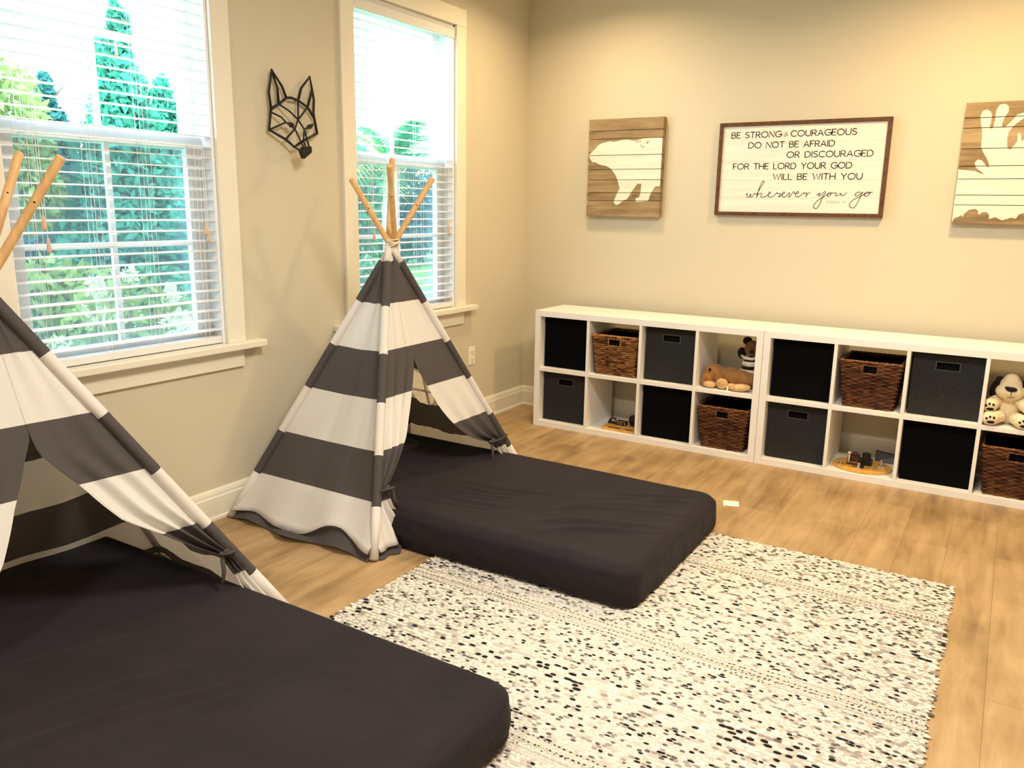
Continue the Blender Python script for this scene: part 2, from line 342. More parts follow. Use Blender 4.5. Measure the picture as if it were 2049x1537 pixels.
rods('ear', [['eL2','eL1','earL','eLtopR1','eLbaseR'], ['earL','earLmid','earLmidb']], .0058, fox)
rods('ear', [['topR','eRl','earR','eRr1','eRr2','eRr3','rh2'], ['eRr1','eRmid','eRmidb']], .0058, fox)
rods('face_lines', [['a1','a2','ctr'], ['b1','b2','eyL0','nb'], ['cheekL','eyL0'], ['nb','mid'], ['topR','ctr'], ['eRmidb','ctr'], ['ctr','nb','n1','n2'], ['ctr','nbR','mline','n3'], ['nbR','n4'], ['nbR','eyRr'], ['chinL',(.1,-2.211,1.656)]], .0042, fox)
def slab3(name, pts, d0, d1, parent):
    b = MB(); n = len(pts); b.add([Vector((d1, y, z))-fox.location for y, z in pts]+[Vector((d0, y, z))-fox.location for y, z in pts], [tuple(range(n)), tuple(range(2*n-1, n-1, -1))]+[(i, n+i, n+(i+1) % n, (i+1) % n) for i in range(n)])
    return fixn(b.build(name, M['black'], parent))
slab3('nose', [(-2.211,1.656),(-2.193,1.676),(-2.149,1.682),(-2.147,1.655),(-2.195,1.623)], .085, .108, fox)
slab3('eye', [(-2.236,1.784),(-2.21,1.785),(-2.197,1.767),(-2.22,1.762)], .044, .054, fox)
slab3('eye', [(-2.126,1.763),(-2.104,1.786),(-2.073,1.792),(-2.093,1.766)], .044, .054, fox)
for k in ('cheekR', 'topR'):
    b = MB(); p = fxp(k)-fox.location; b.tube([(0, p.y, p.z), tuple(p)], .003, 6); b.build('wall_peg', M['black'], fox)

# ------------------------------------------------------------ plank signs
def plank_board(parent, x0, x1, z0, z1, gaps, y0, y1):
    """planks with dark grooves, in world x,z; parent's origin removed"""
    L = parent.location; b = MB(); zz = [z1]+gaps+[z0]; tint = []
    for i in range(len(zz)-1):
        a, c = zz[i]-.0018, zz[i+1]+.0018; t = random.uniform(-.12, .12)
        b.box((x0-L.x, y0-L.y, c-L.z), (x1-L.x, y1-L.y, a-L.z)); tint += [t]*8
    b.box((x0+.004-L.x, y0+.016-L.y, z0+.004-L.z), (x1-.004-L.x, y1-L.y, z1-.004-L.z)); tint += [-.3]*8
    o = b.build('plank_panel', M['plank'], parent)
    at = o.data.attributes.new('tint', 'FLOAT', 'POINT'); at.data.foreach_set('value', tint); return o
def painted(parent, name, poly, gaps, y, mats=None, holes=0, seed=1):
    """flat painted shape cut where the board has its grooves"""
    bm = bmesh.new(); vs = [bm.verts.new((x-parent.location.x, y-parent.location.y, z-parent.location.z)) for x, z in poly]; f = bm.faces.new(vs); f.normal_update()
    bmesh.ops.triangulate(bm, faces=[f])
    cuts = []
    for g in gaps: cuts += [g-.0019, g+.0019]
    for c in cuts:
        bmesh.ops.bisect_plane(bm, geom=bm.verts[:]+bm.edges[:]+bm.faces[:], plane_co=(0, 0, c-parent.location.z), plane_no=(0, 0, 1))
    dele = [f for f in bm.faces if any(abs(f.calc_center_median().z+parent.location.z-g) < .0018 for g in gaps)]
    bmesh.ops.delete(bm, geom=dele, context='FACES')
    for f in bm.faces:
        f.normal_update()
        if f.normal.y > 0: f.normal_flip()
    me = bpy.data.meshes.new(name); bm.to_mesh(me); bm.free(); me.materials.append(mats or M['paint'])
    o = link(name, me, parent); s = o.modifiers.new('s', 'SOLIDIFY'); s.thickness = .0006; s.offset = 1; return o
G1 = [1.911, 1.86, 1.759, 1.67, 1.604, 1.523, 1.473]; G2 = [1.905, 1.855, 1.752, 1.665, 1.6, 1.518, 1.468]
BEAR = [(.509,1.762),(.528,1.781),(.55,1.8),(.571,1.821),(.598,1.835),(.625,1.841),(.657,1.847),(.679,1.842),(.711,1.846),(.742,1.852),(.785,1.852),(.817,1.845),(.848,1.847),(.884,1.857),(.904,1.857),(.919,1.861),(.965,1.862),(.996,1.858),(1.013,1.855),(1.0135,1.755),(1.0135,1.672),(1.0135,1.564),(.982,1.562),(.963,1.536),(.947,1.503),(.943,1.484),(.933,1.47),(.915,1.47),(.889,1.467),(.857,1.466),(.849,1.479),(.856,1.491),(.874,1.493),(.881,1.512),(.885,1.541),(.886,1.579),(.859,1.579),(.842,1.557),(.822,1.531),(.807,1.507),(.793,1.483),(.771,1.476),(.756,1.468),(.74,1.452),(.719,1.444),(.702,1.456),(.699,1.473),(.711,1.497),(.723,1.526),(.738,1.55),(.729,1.574),(.717,1.608),(.702,1.637),(.682,1.661),(.662,1.68),(.631,1.693),(.598,1.698),(.576,1.706),(.556,1.717),(.534,1.717),(.522,1.731),(.513,1.748)]
t = thing('bear_sign', 'square plank sign painted with a white bear, left of the framed verse', 'wall art', (.76, 0, 1.372), 'plank animal signs')
plank_board(t, .503, 1.015, 1.371, 1.986, G1, -.05, 0)
painted(t, 'painted_bear', BEAR, G1, -.0503)
def blot(pts, r, name):
    b = MB()
    for i, (x, z) in enumerate(pts):
        rr = r*random.uniform(.5, 1.3); n = 9
        b.add([(x+rr*random.uniform(.7, 1.2)*math.cos(2*PI*k/n)-t.location.x, -.0515, z+rr*random.uniform(.5, .9)*math.sin(2*PI*k/n)-t.location.z) for k in range(n)], [tuple(range(n))])
    return b
b = blot([(.848+.003*i+random.uniform(-.02, .06), 1.846-random.uniform(0, .045)) for i in range(13)], .0055, 'w'); b.build('worn_patch', mat('plank_bare', (.42, .25, .12), .8, .1), t)
b = blot([(.541, 1.737), (.543, 1.731)], .0035, 'w'); b.build('bear_eye', M['ink'], t)
for q in ((.741, 1.548), (.822, 1.638)): blot([q], .0022, 'w').build('nail_mark', M['ink'], t)
MOOSE = [(2.664,1.649),(2.697,1.644),(2.739,1.64),(2.766,1.628),(2.785,1.622),(2.765,1.639),(2.742,1.657),(2.734,1.682),(2.745,1.698),(2.766,1.693),(2.784,1.67),(2.799,1.656),(2.799,1.676),(2.785,1.704),(2.766,1.733),(2.753,1.761),(2.753,1.801),(2.748,1.84),(2.739,1.874),(2.732,1.913),(2.739,1.936),(2.756,1.945),(2.775,1.934),(2.784,1.911),(2.782,1.878),(2.781,1.85),(2.795,1.85),(2.8,1.888),(2.799,1.938),(2.811,1.964),(2.835,1.968),(2.852,1.955),(2.854,1.93),(2.839,1.898),(2.833,1.871),(2.835,1.851),(2.849,1.856),(2.871,1.88),(2.896,1.915),(2.92,1.921),(2.935,1.915),(2.932,1.899),(2.91,1.884),(2.884,1.858),(2.867,1.831),(2.864,1.798),(2.87,1.753),(2.883,1.744),(2.898,1.763),(2.91,1.785),(2.907,1.821),(2.915,1.826),(2.924,1.807),(2.927,1.785),(2.945,1.795)]
MOOSE += [(2.98,1.80),(3.03,1.79),(3.08,1.77),(3.11,1.71),(3.13,1.66),(3.168,1.65)]
LOW = [(2.664,1.374),(2.673,1.398),(2.691,1.407),(2.706,1.416),(2.71,1.405),(2.718,1.425),(2.737,1.443),(2.765,1.449),(2.779,1.438),(2.784,1.418),(2.8,1.432),(2.818,1.433),(2.83,1.421),(2.833,1.398),(2.86,1.407),(2.892,1.392),(2.931,1.406),(2.951,1.401),(2.963,1.424),(2.984,1.43),(3.01,1.44),(3.04,1.42),(3.06,1.40),(3.1,1.43),(3.13,1.41),(3.168,1.39)]
t = thing('antler_sign', 'square plank sign painted with pale antlers, right of the framed verse', 'wall art', (2.917, 0, 1.372), 'plank animal signs')
plank_board(t, 2.662, 3.172, 1.371, 1.982, G2, -.05, 0)
painted(t, 'painted_antlers', MOOSE+LOW[::-1], G2, -.0503)

# ------------------------------------------------------------ framed verse
sg = thing('framed_verse_sign', 'white board sign with black lettering in a dark brown wooden frame', 'wall art', (1.845, 0, 1.393))
SX, SZ = sg.location.x, sg.location.z
def sbox(name, bs, m, bevel=0):
    b = MB()
    for a, c in bs: b.box((a[0]-SX, a[1], a[2]-SZ), (c[0]-SX, c[1], c[2]-SZ))
    return b.build(name, m, sg, bevel=bevel)
X0, X1, Z0, Z1 = 1.368, 2.318, 1.393, 1.931; fw_ = .021
for bx in [((X0, -.034, Z1-fw_), (X1, 0, Z1)), ((X0, -.034, Z0), (X1, 0, Z0+fw_)), ((X0, -.034, Z0+fw_), (X0+fw_, 0, Z1-fw_)), ((X1-fw_, -.034, Z0+fw_), (X1, 0, Z1-fw_))]: sbox('frame_rail', [bx], M['frame'], .0015)
zs = [Z0+fw_, 1.50, 1.60, 1.705, 1.81, Z1-fw_]
sbox('board', [((X0+fw_, -.022, zs[i]+.0004), (X1-fw_, -.004, zs[i+1]-.0004)) for i in range(5)], M['board'])
def arc(cx, cy, rx, ry, a0, a1, n=14): return [(cx+rx*math.cos(math.radians(a0+(a1-a0)*i/n)), cy+ry*math.sin(math.radians(a0+(a1-a0)*i/n))) for i in range(n+1)]
GL = {  # glyph: (width, strokes)
 'A': (.78, [[(0,0),(.39,1),(.78,0)],[(.14,.33),(.64,.33)]]),
 'B': (.6, [[(0,0),(0,1),(.3,1)]+arc(.3,.77,.24,.23,90,-90)+[(0,.54)],[(.3,.54)]+arc(.33,.27,.27,.27,90,-90)+[(0,0)]]),
 'C': (.78, [arc(.47,.5,.47,.5,50,310,22)]),
 'D': (.76, [[(0,0),(0,1),(.3,1)]+arc(.3,.5,.46,.5,90,-90,18)+[(0,0)]]),
 'E': (.52, [[(.52,1),(0,1),(0,0),(.52,0)],[(0,.52),(.45,.52)]]),
 'F': (.5, [[(.5,1),(0,1),(0,0)],[(0,.5),(.42,.5)]]),
 'G': (.82, [arc(.48,.5,.48,.5,48,350,22)+[(.95,.46),(.55,.46)]]),
 'H': (.7, [[(0,0),(0,1)],[(.7,0),(.7,1)],[(0,.52),(.7,.52)]]),
 'I': (.04, [[(.02,0),(.02,1)]]),
 'J': (.4, [[(.38,1),(.38,.25)]+arc(.18,.22,.2,.22,0,-150,8)]),
 'L': (.48, [[(0,1),(0,0),(.48,0)]]),
 'N': (.74, [[(0,0),(0,1),(.74,0),(.74,1)]]),
 'O': (.96, [arc(.48,.5,.48,.5,90,450,28)]),
 'R': (.62, [[(0,0),(0,1),(.3,1)]+arc(.3,.74,.27,.26,90,-90)+[(0,.48)],[(.3,.48),(.62,0)]]),
 'S': (.58, [arc(.3,.76,.27,.24,35,255,12)+arc(.29,.25,.29,.25,80,-145,14)]),
 'T': (.66, [[(0,1),(.66,1)],[(.33,1),(.33,0)]]),
 'U': (.7, [[(0,1),(0,.34)]+arc(.35,.34,.35,.34,180,360,14)+[(.7,1)]]),
 'W': (1.05, [[(0,1),(.27,0),(.525,.95),(.78,0),(1.05,1)]]),
 'Y': (.7, [[(0,1),(.35,.48),(.7,1)],[(.35,.48),(.35,0)]]),
 '&': (.7, [[(.7,0),(.2,.68)]+arc(.34,.8,.17,.2,200,-20,10)+[(.45,.62),(.1,.4)]+arc(.25,.22,.23,.22,150,330,10)+[(.62,.45)]]),
 '1': (.2, [[(0,.8),(.15,1),(.15,0)]]), ':': (.06, [[(.03,.65),(.03,.72)],[(.03,.1),(.03,.17)]]),
 '9': (.5, [arc(.25,.72,.25,.28,0,360,16)+[(.48,.45),(.25,0)]]),
}
def ribbon(b, pts, w, y):
    pts = [Vector((p[0], p[1])) for p in pts]; L = []
    for i, p in enumerate(pts):
        a = pts[max(i-1, 0)]; c = pts[min(i+1, len(pts)-1)]; d = c-a
        d = d.normalized() if d.length > 1e-9 else Vector((1, 0)); n = Vector((-d.y, d.x))
        if 0 < i < len(pts)-1:
            d1 = (p-a); d1 = d1.normalized() if d1.length > 1e-9 else d; k = max(.65, d1.dot(d)); n = n/k
        L.append((p+n*w/2, p-n*w/2))
    vs = []
    for p, q in L: vs += [(p.x-SX, y, p.y-SZ), (q.x-SX, y, q.y-SZ)]
    b.add(vs, [(2*i, 2*i+1, 2*i+3, 2*i+2) for i in range(len(L)-1)])
    for p in (pts[0], pts[-1]): b.add([(p.x+w/2*math.cos(2*PI*k/8)-SX, y, p.y+w/2*math.sin(2*PI*k/8)-SZ) for k in range(8)], [tuple(range(8))])
def line(text, x0, x1, zb, h, w, m, y=-.0226, wsp=.62, lsp=.2):
    """one mesh per painted word"""
    tot = 0
    for ch in text: tot += wsp if ch == ' ' else GL[ch][0]+lsp
    sx = (x1-x0)/(tot-lsp); x = 0
    for word in text.split(' '):
        b = MB()
        for ch in word:
            for st in GL[ch][1]: ribbon(b, [(x0+(x+p[0])*sx, zb+p[1]*h) for p in st], w, y)
            x += GL[ch][0]+lsp
        x += wsp; fixn(b.build('painted_word', m, sg))
HH, WW = .032, .0050
line('BE STRONG', 1.441, 1.729, 1.843, HH, WW, M['ink']); line('&', 1.747, 1.768, 1.846, .022, .0026, M['inkbrown']); line('COURAGEOUS', 1.786, 2.140, 1.8435, HH, WW, M['ink'])
line('DO NOT BE AFRAID', 1.547, 2.029, 1.784, HH, WW, M['ink']); line('OR DISCOURAGED', 1.773, 2.236, 1.726, HH, WW, M['ink'])
line('FOR THE LORD YOUR GOD', 1.463, 2.132, 1.663, HH, WW, M['ink']); line('WILL BE WITH YOU', 1.704, 2.192, 1.6025, HH, WW, M['ink'])
line('JOSHUA 1:9', 2.012, 2.119, 1.471, .012, .0016, M['inkgrey'])
WR = [[[(1.551,1.517),(1.559,1.522),(1.558,1.504),(1.569,1.5),(1.581,1.52),(1.579,1.504),(1.59,1.503),(1.602,1.523),(1.611,1.517),(1.618,1.523),(1.637,1.559),(1.654,1.588),(1.65,1.594),(1.64,1.585),(1.627,1.549),(1.616,1.499),(1.624,1.518),(1.639,1.524),(1.645,1.518),(1.641,1.502),(1.657,1.501),(1.683,1.515),(1.697,1.528),(1.689,1.531),(1.683,1.515),(1.689,1.502),(1.71,1.505),(1.729,1.523),(1.734,1.528),(1.737,1.521),(1.75,1.524),(1.755,1.518),(1.744,1.503),(1.761,1.513),(1.778,1.528),(1.771,1.531),(1.763,1.518),(1.77,1.503),(1.788,1.508),(1.799,1.523),(1.807,1.526),(1.804,1.503),(1.815,1.513),(1.829,1.534),(1.835,1.524),(1.85,1.524),(1.857,1.531),(1.849,1.534),(1.84,1.519),(1.849,1.504),(1.869,1.511),(1.885,1.528),(1.889,1.522),(1.898,1.527),(1.904,1.524),(1.898,1.503)]+[(1.905,1.517),(1.922,1.530)]],
 [[(1.959,1.514),(1.973,1.525),(1.978,1.524),(1.969,1.512),(1.982,1.512),(1.999,1.534),(2.005,1.528),(1.992,1.504),(1.981,1.466),(1.966,1.441),(1.951,1.443),(1.947,1.458),(1.967,1.484),(1.995,1.504),(2.02,1.519),(2.037,1.525),(2.027,1.529),(2.015,1.519),(2.021,1.509),(2.034,1.514),(2.037,1.525),(2.056,1.527),(2.066,1.525),(2.06,1.512),(2.074,1.513),(2.09,1.526),(2.09,1.515),(2.103,1.513),(2.12,1.529)]],
 [[(2.19,1.531),(2.178,1.532),(2.165,1.52),(2.171,1.511),(2.186,1.518),(2.204,1.532),(2.198,1.52),(2.185,1.481),(2.167,1.448),(2.148,1.448),(2.14,1.463),(2.156,1.488),(2.192,1.508),(2.214,1.52),(2.237,1.529),(2.227,1.533),(2.212,1.523),(2.218,1.51),(2.234,1.514),(2.242,1.526),(2.237,1.53),(2.255,1.533)]]]
def spline(p, n=5):
    out = []
    for i in range(len(p)-1):
        a, b_, c, d = (Vector(p[max(i-1, 0)]), Vector(p[i]), Vector(p[i+1]), Vector(p[min(i+2, len(p)-1)]))
        for k in range(n):
            t = k/n; out.append(.5*((2*b_)+(-a+c)*t+(2*a-5*b_+4*c-d)*t*t+(-a+3*b_-3*c+d)*t**3))
    out.append(Vector(p[-1])); return out
for wl in WR:
    b = MB()
    for st in wl: ribbon(b, spline(st), .0038, -.0226)
    fixn(b.build('script_word', M['ink'], sg))

# ------------------------------------------------------------ cube shelves
YF, SXA, SXB, ST = -.4656, .3674, .3674+1.472, .77
def make_shelf(x, label):
    t = thing('cube_shelf', label, 'shelf', (x, YF, 0), 'low white cube shelves'); O, Cc, D, dp = .038, .335, .018, .39
    def part(n, a, c): b = MB(); b.box(a, c); b.build(n, M['shelf'], t, bevel=.0012)
    part('side_panel', (0, 0, 0), (O, dp, ST)); part('side_panel', (1.47-O, 0, 0), (1.47, dp, ST))
    part('top_panel', (O, 0, ST-O), (1.47-O, dp, ST)); part('base_panel', (O, 0, 0), (1.47-O, dp, O))
    part('middle_shelf', (O, .001, O+Cc), (1.47-O, dp, ST-O-Cc))
    for k in range(3):
        xx = O+Cc*(k+1)+D*k
        part('divider', (xx, .001, O), (xx+D, dp, O+Cc)); part('divider', (xx, .001, ST-O-Cc), (xx+D, dp, ST-O))
    return t
make_shelf(SXA, 'low white cube shelf unit standing nearest the room corner'); s2 = make_shelf(SXB, 'low white cube shelf unit on the right, cut off by the photo edge')
def cell(x, k, row): return (x+.038+.1675+k*.353, YF, .038 if row == 0 else .397)

def make_bin(mt, handle):
    t = thing('storage_bin', '', 'storage bin'); w, h, d = .162, .322, .30
    b = MB()
    b.box((-w, 0, 0), (w, .006, h)) if not handle else [b.box(a, c) for a, c in [((-w, 0, 0), (w, .006, h-.075)), ((-w, 0, h-.037), (w, .006, h)), ((-w, 0, h-.075), (-.052, .006, h-.037)), ((.052, 0, h-.075), (w, .006, h-.037))]]
    b.box((-w, d-.006, 0), (w, d, h)); b.box((-w, .006, 0), (-w+.006, d-.006, h)); b.box((w-.006, .006, 0), (w, d-.006, h)); b.box((-w+.006, .006, 0), (w-.006, d-.006, .008))
    b.build('body', mt, t)
    if handle:
        b = MB(); z0, z1, q = h-.075, h-.037, .004
        for a, c in [((-.056, -.001, z0-q), (.056, .008, z0)), ((-.056, -.001, z1), (.056, .008, z1+q)), ((-.056, -.001, z0), (-.052, .008, z1)), ((.052, -.001, z0), (.056, .008, z1))]: b.box(a, c)
        b.build('handle_rim', M['rim'], t); b = MB(); b.box((-.06, .02, z0-.03), (.06, .024, z1+.02)); b.build('lining_or_slot_shade', M['bin_hole'], t)  # near-black plate behind the slot, shade of the bin's inside put in as colour
    return t
bins = [('k', SXA, 0, 1, 'plain black bin in the top left cube of the shelf by the corner'), ('g', SXA, 0, 0, 'dark grey bin with slot handle, low cube nearest the corner'), ('g', SXA, 2, 1, 'dark grey bin with slot handle, between wicker basket and brown plush dog'), ('k', SXA, 2, 0, 'plain black bin on the bottom row beside the wide wicker basket'),
        ('k', SXB, 0, 1, 'plain black bin on the right shelf, top row left of a wicker basket'), ('g', SXB, 0, 0, 'dark grey bin with slot handle, left of the oval latch board'), ('g', SXB, 2, 1, 'dark grey bin with slot handle, left of the white plush dog'), ('k', SXB, 2, 0, 'plain black bin right of the oval latch board')]
pk, pg = make_bin(M['bin_black'], False), make_bin(M['bin_grey'], True); used = set()
for kd, x, k, r, lab in bins:
    src = pk if kd == 'k' else pg
    o = src if kd not in used else copy_tree(src); used.add(kd)
    c = cell(x, k, r); o.location = (c[0]+.003, YF+.055, c[2]); o['label'] = lab; o['group'] = 'fabric storage bins in the cube shelves'

# ------------------------------------------------------------ wicker baskets
def make_basket(wt, wb, h, dt, db, rows, cols, rimrows, base, hi, seed):
    rnd = random.Random(seed); t = thing('wicker_basket', '', 'basket'); b = MB(); tone = []
    # perimeter: front, right, back, left walls; bumps alternate by row
    SR = 4; S2 = 2
    def per(u, z):
        f = z/h; hw = (wb+(wt-wb)*f)/2; d = db+(dt-db)*f; off = (dt-d)/2; P = u*4; i = int(P) % 4; q = P-int(P)
        c = [(-hw, off), (hw, off), (hw, off+d), (-hw, off+d)]; n = [(0, -1), (1, 0), (0, 1), (-1, 0)][i]; a, e = c[i], c[(i+1) % 4]
        return a[0]+(e[0]-a[0])*q, a[1]+(e[1]-a[1])*q, n
    NC = cols*4*S2; NR = rows*SR; rowcol = {}
    for r in range(NR+1):
        z = h*r/NR; row = min(r//SR, rows-1); ph = (r % SR)/SR if r < NR else 1
        prof = math.sin(PI*((r % SR))/SR)**.8 if r < NR else 0
        for c in range(NC):
            u = c/NC; x, y, n = per(u, z); big = row >= rows-rimrows or row < 1
            k = c//S2 + row; cellkey = (row, (c+row*S2)//S2//2*7+(c//S2) % 2)
            bump = (.5+.5*math.cos(PI*(c/S2+row)))*prof*(.0105 if not big else .012)+prof*.003-(1-prof)*.003
            if cellkey not in rowcol: rowcol[cellkey] = rnd.uniform(0, 1)
            b.v.append((x+n[0]*bump, y+n[1]*bump, z)); g = rowcol[cellkey]; g = g*.75+.25*(1 if big else 0)*g
            lum = (.35+.65*prof)
            tone.append(tuple(base[i]*(1-g)+hi[i]*g if True else 0 for i in range(3)))
    def inhole(r, c):
        z = (r+.5)/NR*h; u = (c+.5)/NC
        if u > .25: return False
        q = u*4; return abs(q-.5) < .135 and h-.062 < z < h-.018
    for r in range(NR):
        for c in range(NC):
            if inhole(r, c): continue
            c2 = (c+1) % NC; b.f.append((r*NC+c, r*NC+c2, (r+1)*NC+c2, (r+1)*NC+c)); b.m.append(0)
    o = b.build('woven_body', M['wicker'], t, smooth=True)
    at = o.data.attributes.new('tone', 'FLOAT_COLOR', 'POINT'); at.data.foreach_set('color', [x for c in tone for x in (*c, 1)])
    def braid(name, pts, r, closed):
        b = MB(); tn = []; n = len(pts)
        b.tube(pts, [r*(1+.25*math.sin(i*1.9)) for i in range(n)], 8, closed=closed)
        o = b.build(name, M['wicker'], t, smooth=True); at = o.data.attributes.new('tone', 'FLOAT_COLOR', 'POINT'); vals = []
        for i in range(n):
            g = rnd.uniform(.3, 1); col = [base[k]*(1-g)+hi[k]*1.25*g for k in range(3)]; vals += [*col, 1]*8
        at.data.foreach_set('color', vals)
    pts = []
    for i in range(160):
        x, y, n = per(i/160, h); pts.append((x, y, h))
    braid('rim', pts, .0055, True)
    hw = wt*.135; yo = -.004; pts = []
    for (xa, za, xb, zb) in ((-hw, h-.062, hw, h-.062), (hw, h-.062, hw, h-.018), (hw, h-.018, -hw, h-.018), (-hw, h-.018, -hw, h-.062)):
        for i in range(8): pts.append((xa+(xb-xa)*i/8, yo+(1-(za+(zb-za)*i/8)/h)*(dt-db)/2, za+(zb-za)*i/8))
    braid('handle_rim', pts, .004, True)
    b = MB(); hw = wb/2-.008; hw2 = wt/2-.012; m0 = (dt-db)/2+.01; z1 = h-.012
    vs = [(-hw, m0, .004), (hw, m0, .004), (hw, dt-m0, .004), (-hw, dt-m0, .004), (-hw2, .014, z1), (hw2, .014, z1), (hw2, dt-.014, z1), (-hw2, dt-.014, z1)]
    b.add(vs, [(0, 1, 2, 3), (0, 4, 5, 1), (1, 5, 6, 2), (2, 6, 7, 3), (3, 7, 4, 0)]); b.build('lining_or_slot_shade', M['bin_hole'], t)
    return t
BR, HI = (.07, .022, .008), (.48, .23, .08); DB, DH = (.045, .013, .006), (.24, .10, .04)
ba = make_basket(.300, .258, .25, .325, .28, 19, 10, 3, BR, HI, 3); bb_ = make_basket(.296, .238, .252, .325, .28, 24, 9, 5, DB, DH, 5)
def put_basket(o, x, k, r, lab, dy=.018, dx=0): c = cell(x, k, r); o.location = (c[0]+dx, YF+dy, c[2]+.001); o['label'] = lab; o['group'] = 'wicker baskets in the cube shelves'
put_basket(ba, SXA, 1, 1, 'chunky brown wicker basket on the shelf by the corner, top row')
put_basket(bb_, SXA, 3, 0, 'dark wicker basket under the cube with the brown plush dog')
put_basket(copy_tree(bb_), SXB, 1, 1, 'tapered reddish wicker basket above the oval latch board')
put_basket(copy_tree(bb_), SXB, 3, 0, 'dark wicker basket under the cube with the white plush dog')

# ------------------------------------------------------------ plush toys
def fur(name, col, v=.2): return mat(name, col, .95, .05, bump=(70, .9), var=(25, v), sheen=.2)
M['fur_brown'] = fur('fur_brown', (.36, .17, .055)); M['fur_tan'] = fur('fur_tan', (.66, .42, .20)); M['fur_cream'] = fur('fur_cream', (.86, .73, .48), .08); M['fur_dark'] = fur('fur_dark', (.018, .011, .009)); M['fur_grey'] = fur('fur_grey', (.20, .15, .10)); M['fur_pad'] = mat('fur_pad_black', (.012, .01, .012), .8, .2)
M['fur_white'] = fur('fur_white', (.75, .68, .55), .08); M['fur_mid'] = fur('fur_mid', (.25, .13, .055))
def R3(rx=0, ry=0, rz=0): return (Matrix.Rotation(rz, 3, 'Z') @ Matrix.Rotation(ry, 3, 'Y') @ Matrix.Rotation(rx, 3, 'X'))
c = cell(SXA, 3, 1)
t = thing('plush_dog', 'floppy brown plush dog lying on its belly in the top cube', 'plush toy', (c[0], YF, c[2]))
b = MB()
b.ball((.045, .14, .055), (.105, .075, .054)); b.ball((-.01, .14, .068), (.07, .065, .050)); b.ball((-.092, .105, .088), (.062, .052, .050)); b.ball((-.115, .085, .055), (.035, .045, .04)); b.ball((-.065, .14, .07), (.05, .05, .045))
b.ball((.125, .18, .045), (.04, .05, .045)); remeshed(b, 'body', M['fur_brown'], t)
b = MB(); b.ball((-.125, .068, .045), (.032, .02, .05), R3(0, .25)); b.ball((-.13, .075, .02), (.03, .022, .022)); remeshed(b, 'ear', M['fur_brown'], t, .005)
b = MB(); b.ball((-.055, .078, .05), (.03, .018, .045), R3(0, -.5)); remeshed(b, 'ear', M['fur_brown'], t, .005)
b = MB(); b.ball((-.098, .05, .02), (.04, .032, .021)); remeshed(b, 'paw', M['fur_tan'], t, .004)
b = MB(); b.ball((-.022, .042, .034), (.036, .022, .033)); remeshed(b, 'paw', M['fur_tan'], t, .004)
b = MB(); b.ball((.085, .042, .024), (.062, .03, .023), R3(0, -.12, .15)); b.ball((.03, .06, .02), (.035, .025, .02)); remeshed(b, 'paw', M['fur_tan'], t, .004)
b = MB(); b.ball((-.103, .0515, .108), (.0085, .006, .0085)); b.build('eye', M['fur_pad'], t, smooth=True)
b = MB(); b.box((.012, .022, .003), (.022, .0225, .03)); b.build('fabric_tag', M['paper'], t)
t = thing('plush_toy', 'plush toy in a black and white striped top behind the lying dog', 'plush toy', (c[0]+.088, YF+.215, c[2]))
b = MB(); b.ball((0, 0, .1), (.055, .05, .088), m=0); b.ball((0, 0, .05), (.06, .055, .05)); remeshed(b, 'torso', M['fur_dark'], t)
for z0, z1, r in ((.128, .156, .052), (.088, .108, .060)):
    b = MB(); b.tube([(0, 0, z0), (0, 0, (z0+z1)/2), (0, 0, z1)], [r*.97, r, r*.92], 20); b.build('white_stripe', M['fur_white'], t, smooth=True)
b = MB(); b.ball((.008, -.005, .232), (.050, .046, .048)); b.ball((.015, -.042, .218), (.028, .028, .022)); remeshed(b, 'head', M['fur_mid'], t)
b = MB(); b.ball((-.055, 0, .198), (.028, .022, .036)); remeshed(b, 'ear', M['fur_dark'], t)
b = MB(); b.ball((-.03, .01, .272), (.03, .02, .027)); remeshed(b, 'ear', M['fur_dark'], t)
b = MB(); b.ball((.02, -.072, .222), (.015, .01, .011)); b.build('nose', M['fur_pad'], t, smooth=True)
b = MB(); b.tube([(-.05, -.02, .186), (-.02, -.052, .178), (.02, -.055, .176), (.05, -.02, .186)], .009, 8); b.build('collar', M['fur_white'], t, smooth=True)
c = cell(SXB, 3, 1)
t = thing('plush_dog', 'cream white plush dog sitting up with black paw pads', 'plush toy', (c[0]-.068, YF+.10, c[2]))
b = MB(); b.ball((0, .03, .07), (.058, .055, .078)); b.ball((0, .01, .195), (.05, .05, .05)); b.ball((0, -.022, .170), (.066, .048, .044)); b.ball((0, .0, .222), (.036, .036, .036)); b.ball((0, .02, .135), (.045, .042, .04)); remeshed(b, 'body', M['fur_cream'], t, .005)
for sx, sz in ((-1, .175), (1, .165)):
    b = MB(); b.ball((sx*.066, .03, sz), (.022, .02, .052), R3(0, -sx*.25)); b.ball((sx*.05, .03, sz+.04), (.022, .02, .02)); e_ = remeshed(b, 'ear', M['fur_dark'], t, .005); e_['label'] = 'dark floppy ear'
PA = [((-.078, -.05, .095), (.036, .034, .036), (-.055, .0, .11)), ((.085, -.045, .105), (.036, .034, .034), (.05, .0, .12)), ((-.068, -.075, .036), (.042, .036, .036), (-.03, -.02, .04)), ((.072, -.08, .036), (.042, .036, .036), (.035, -.02, .04))]
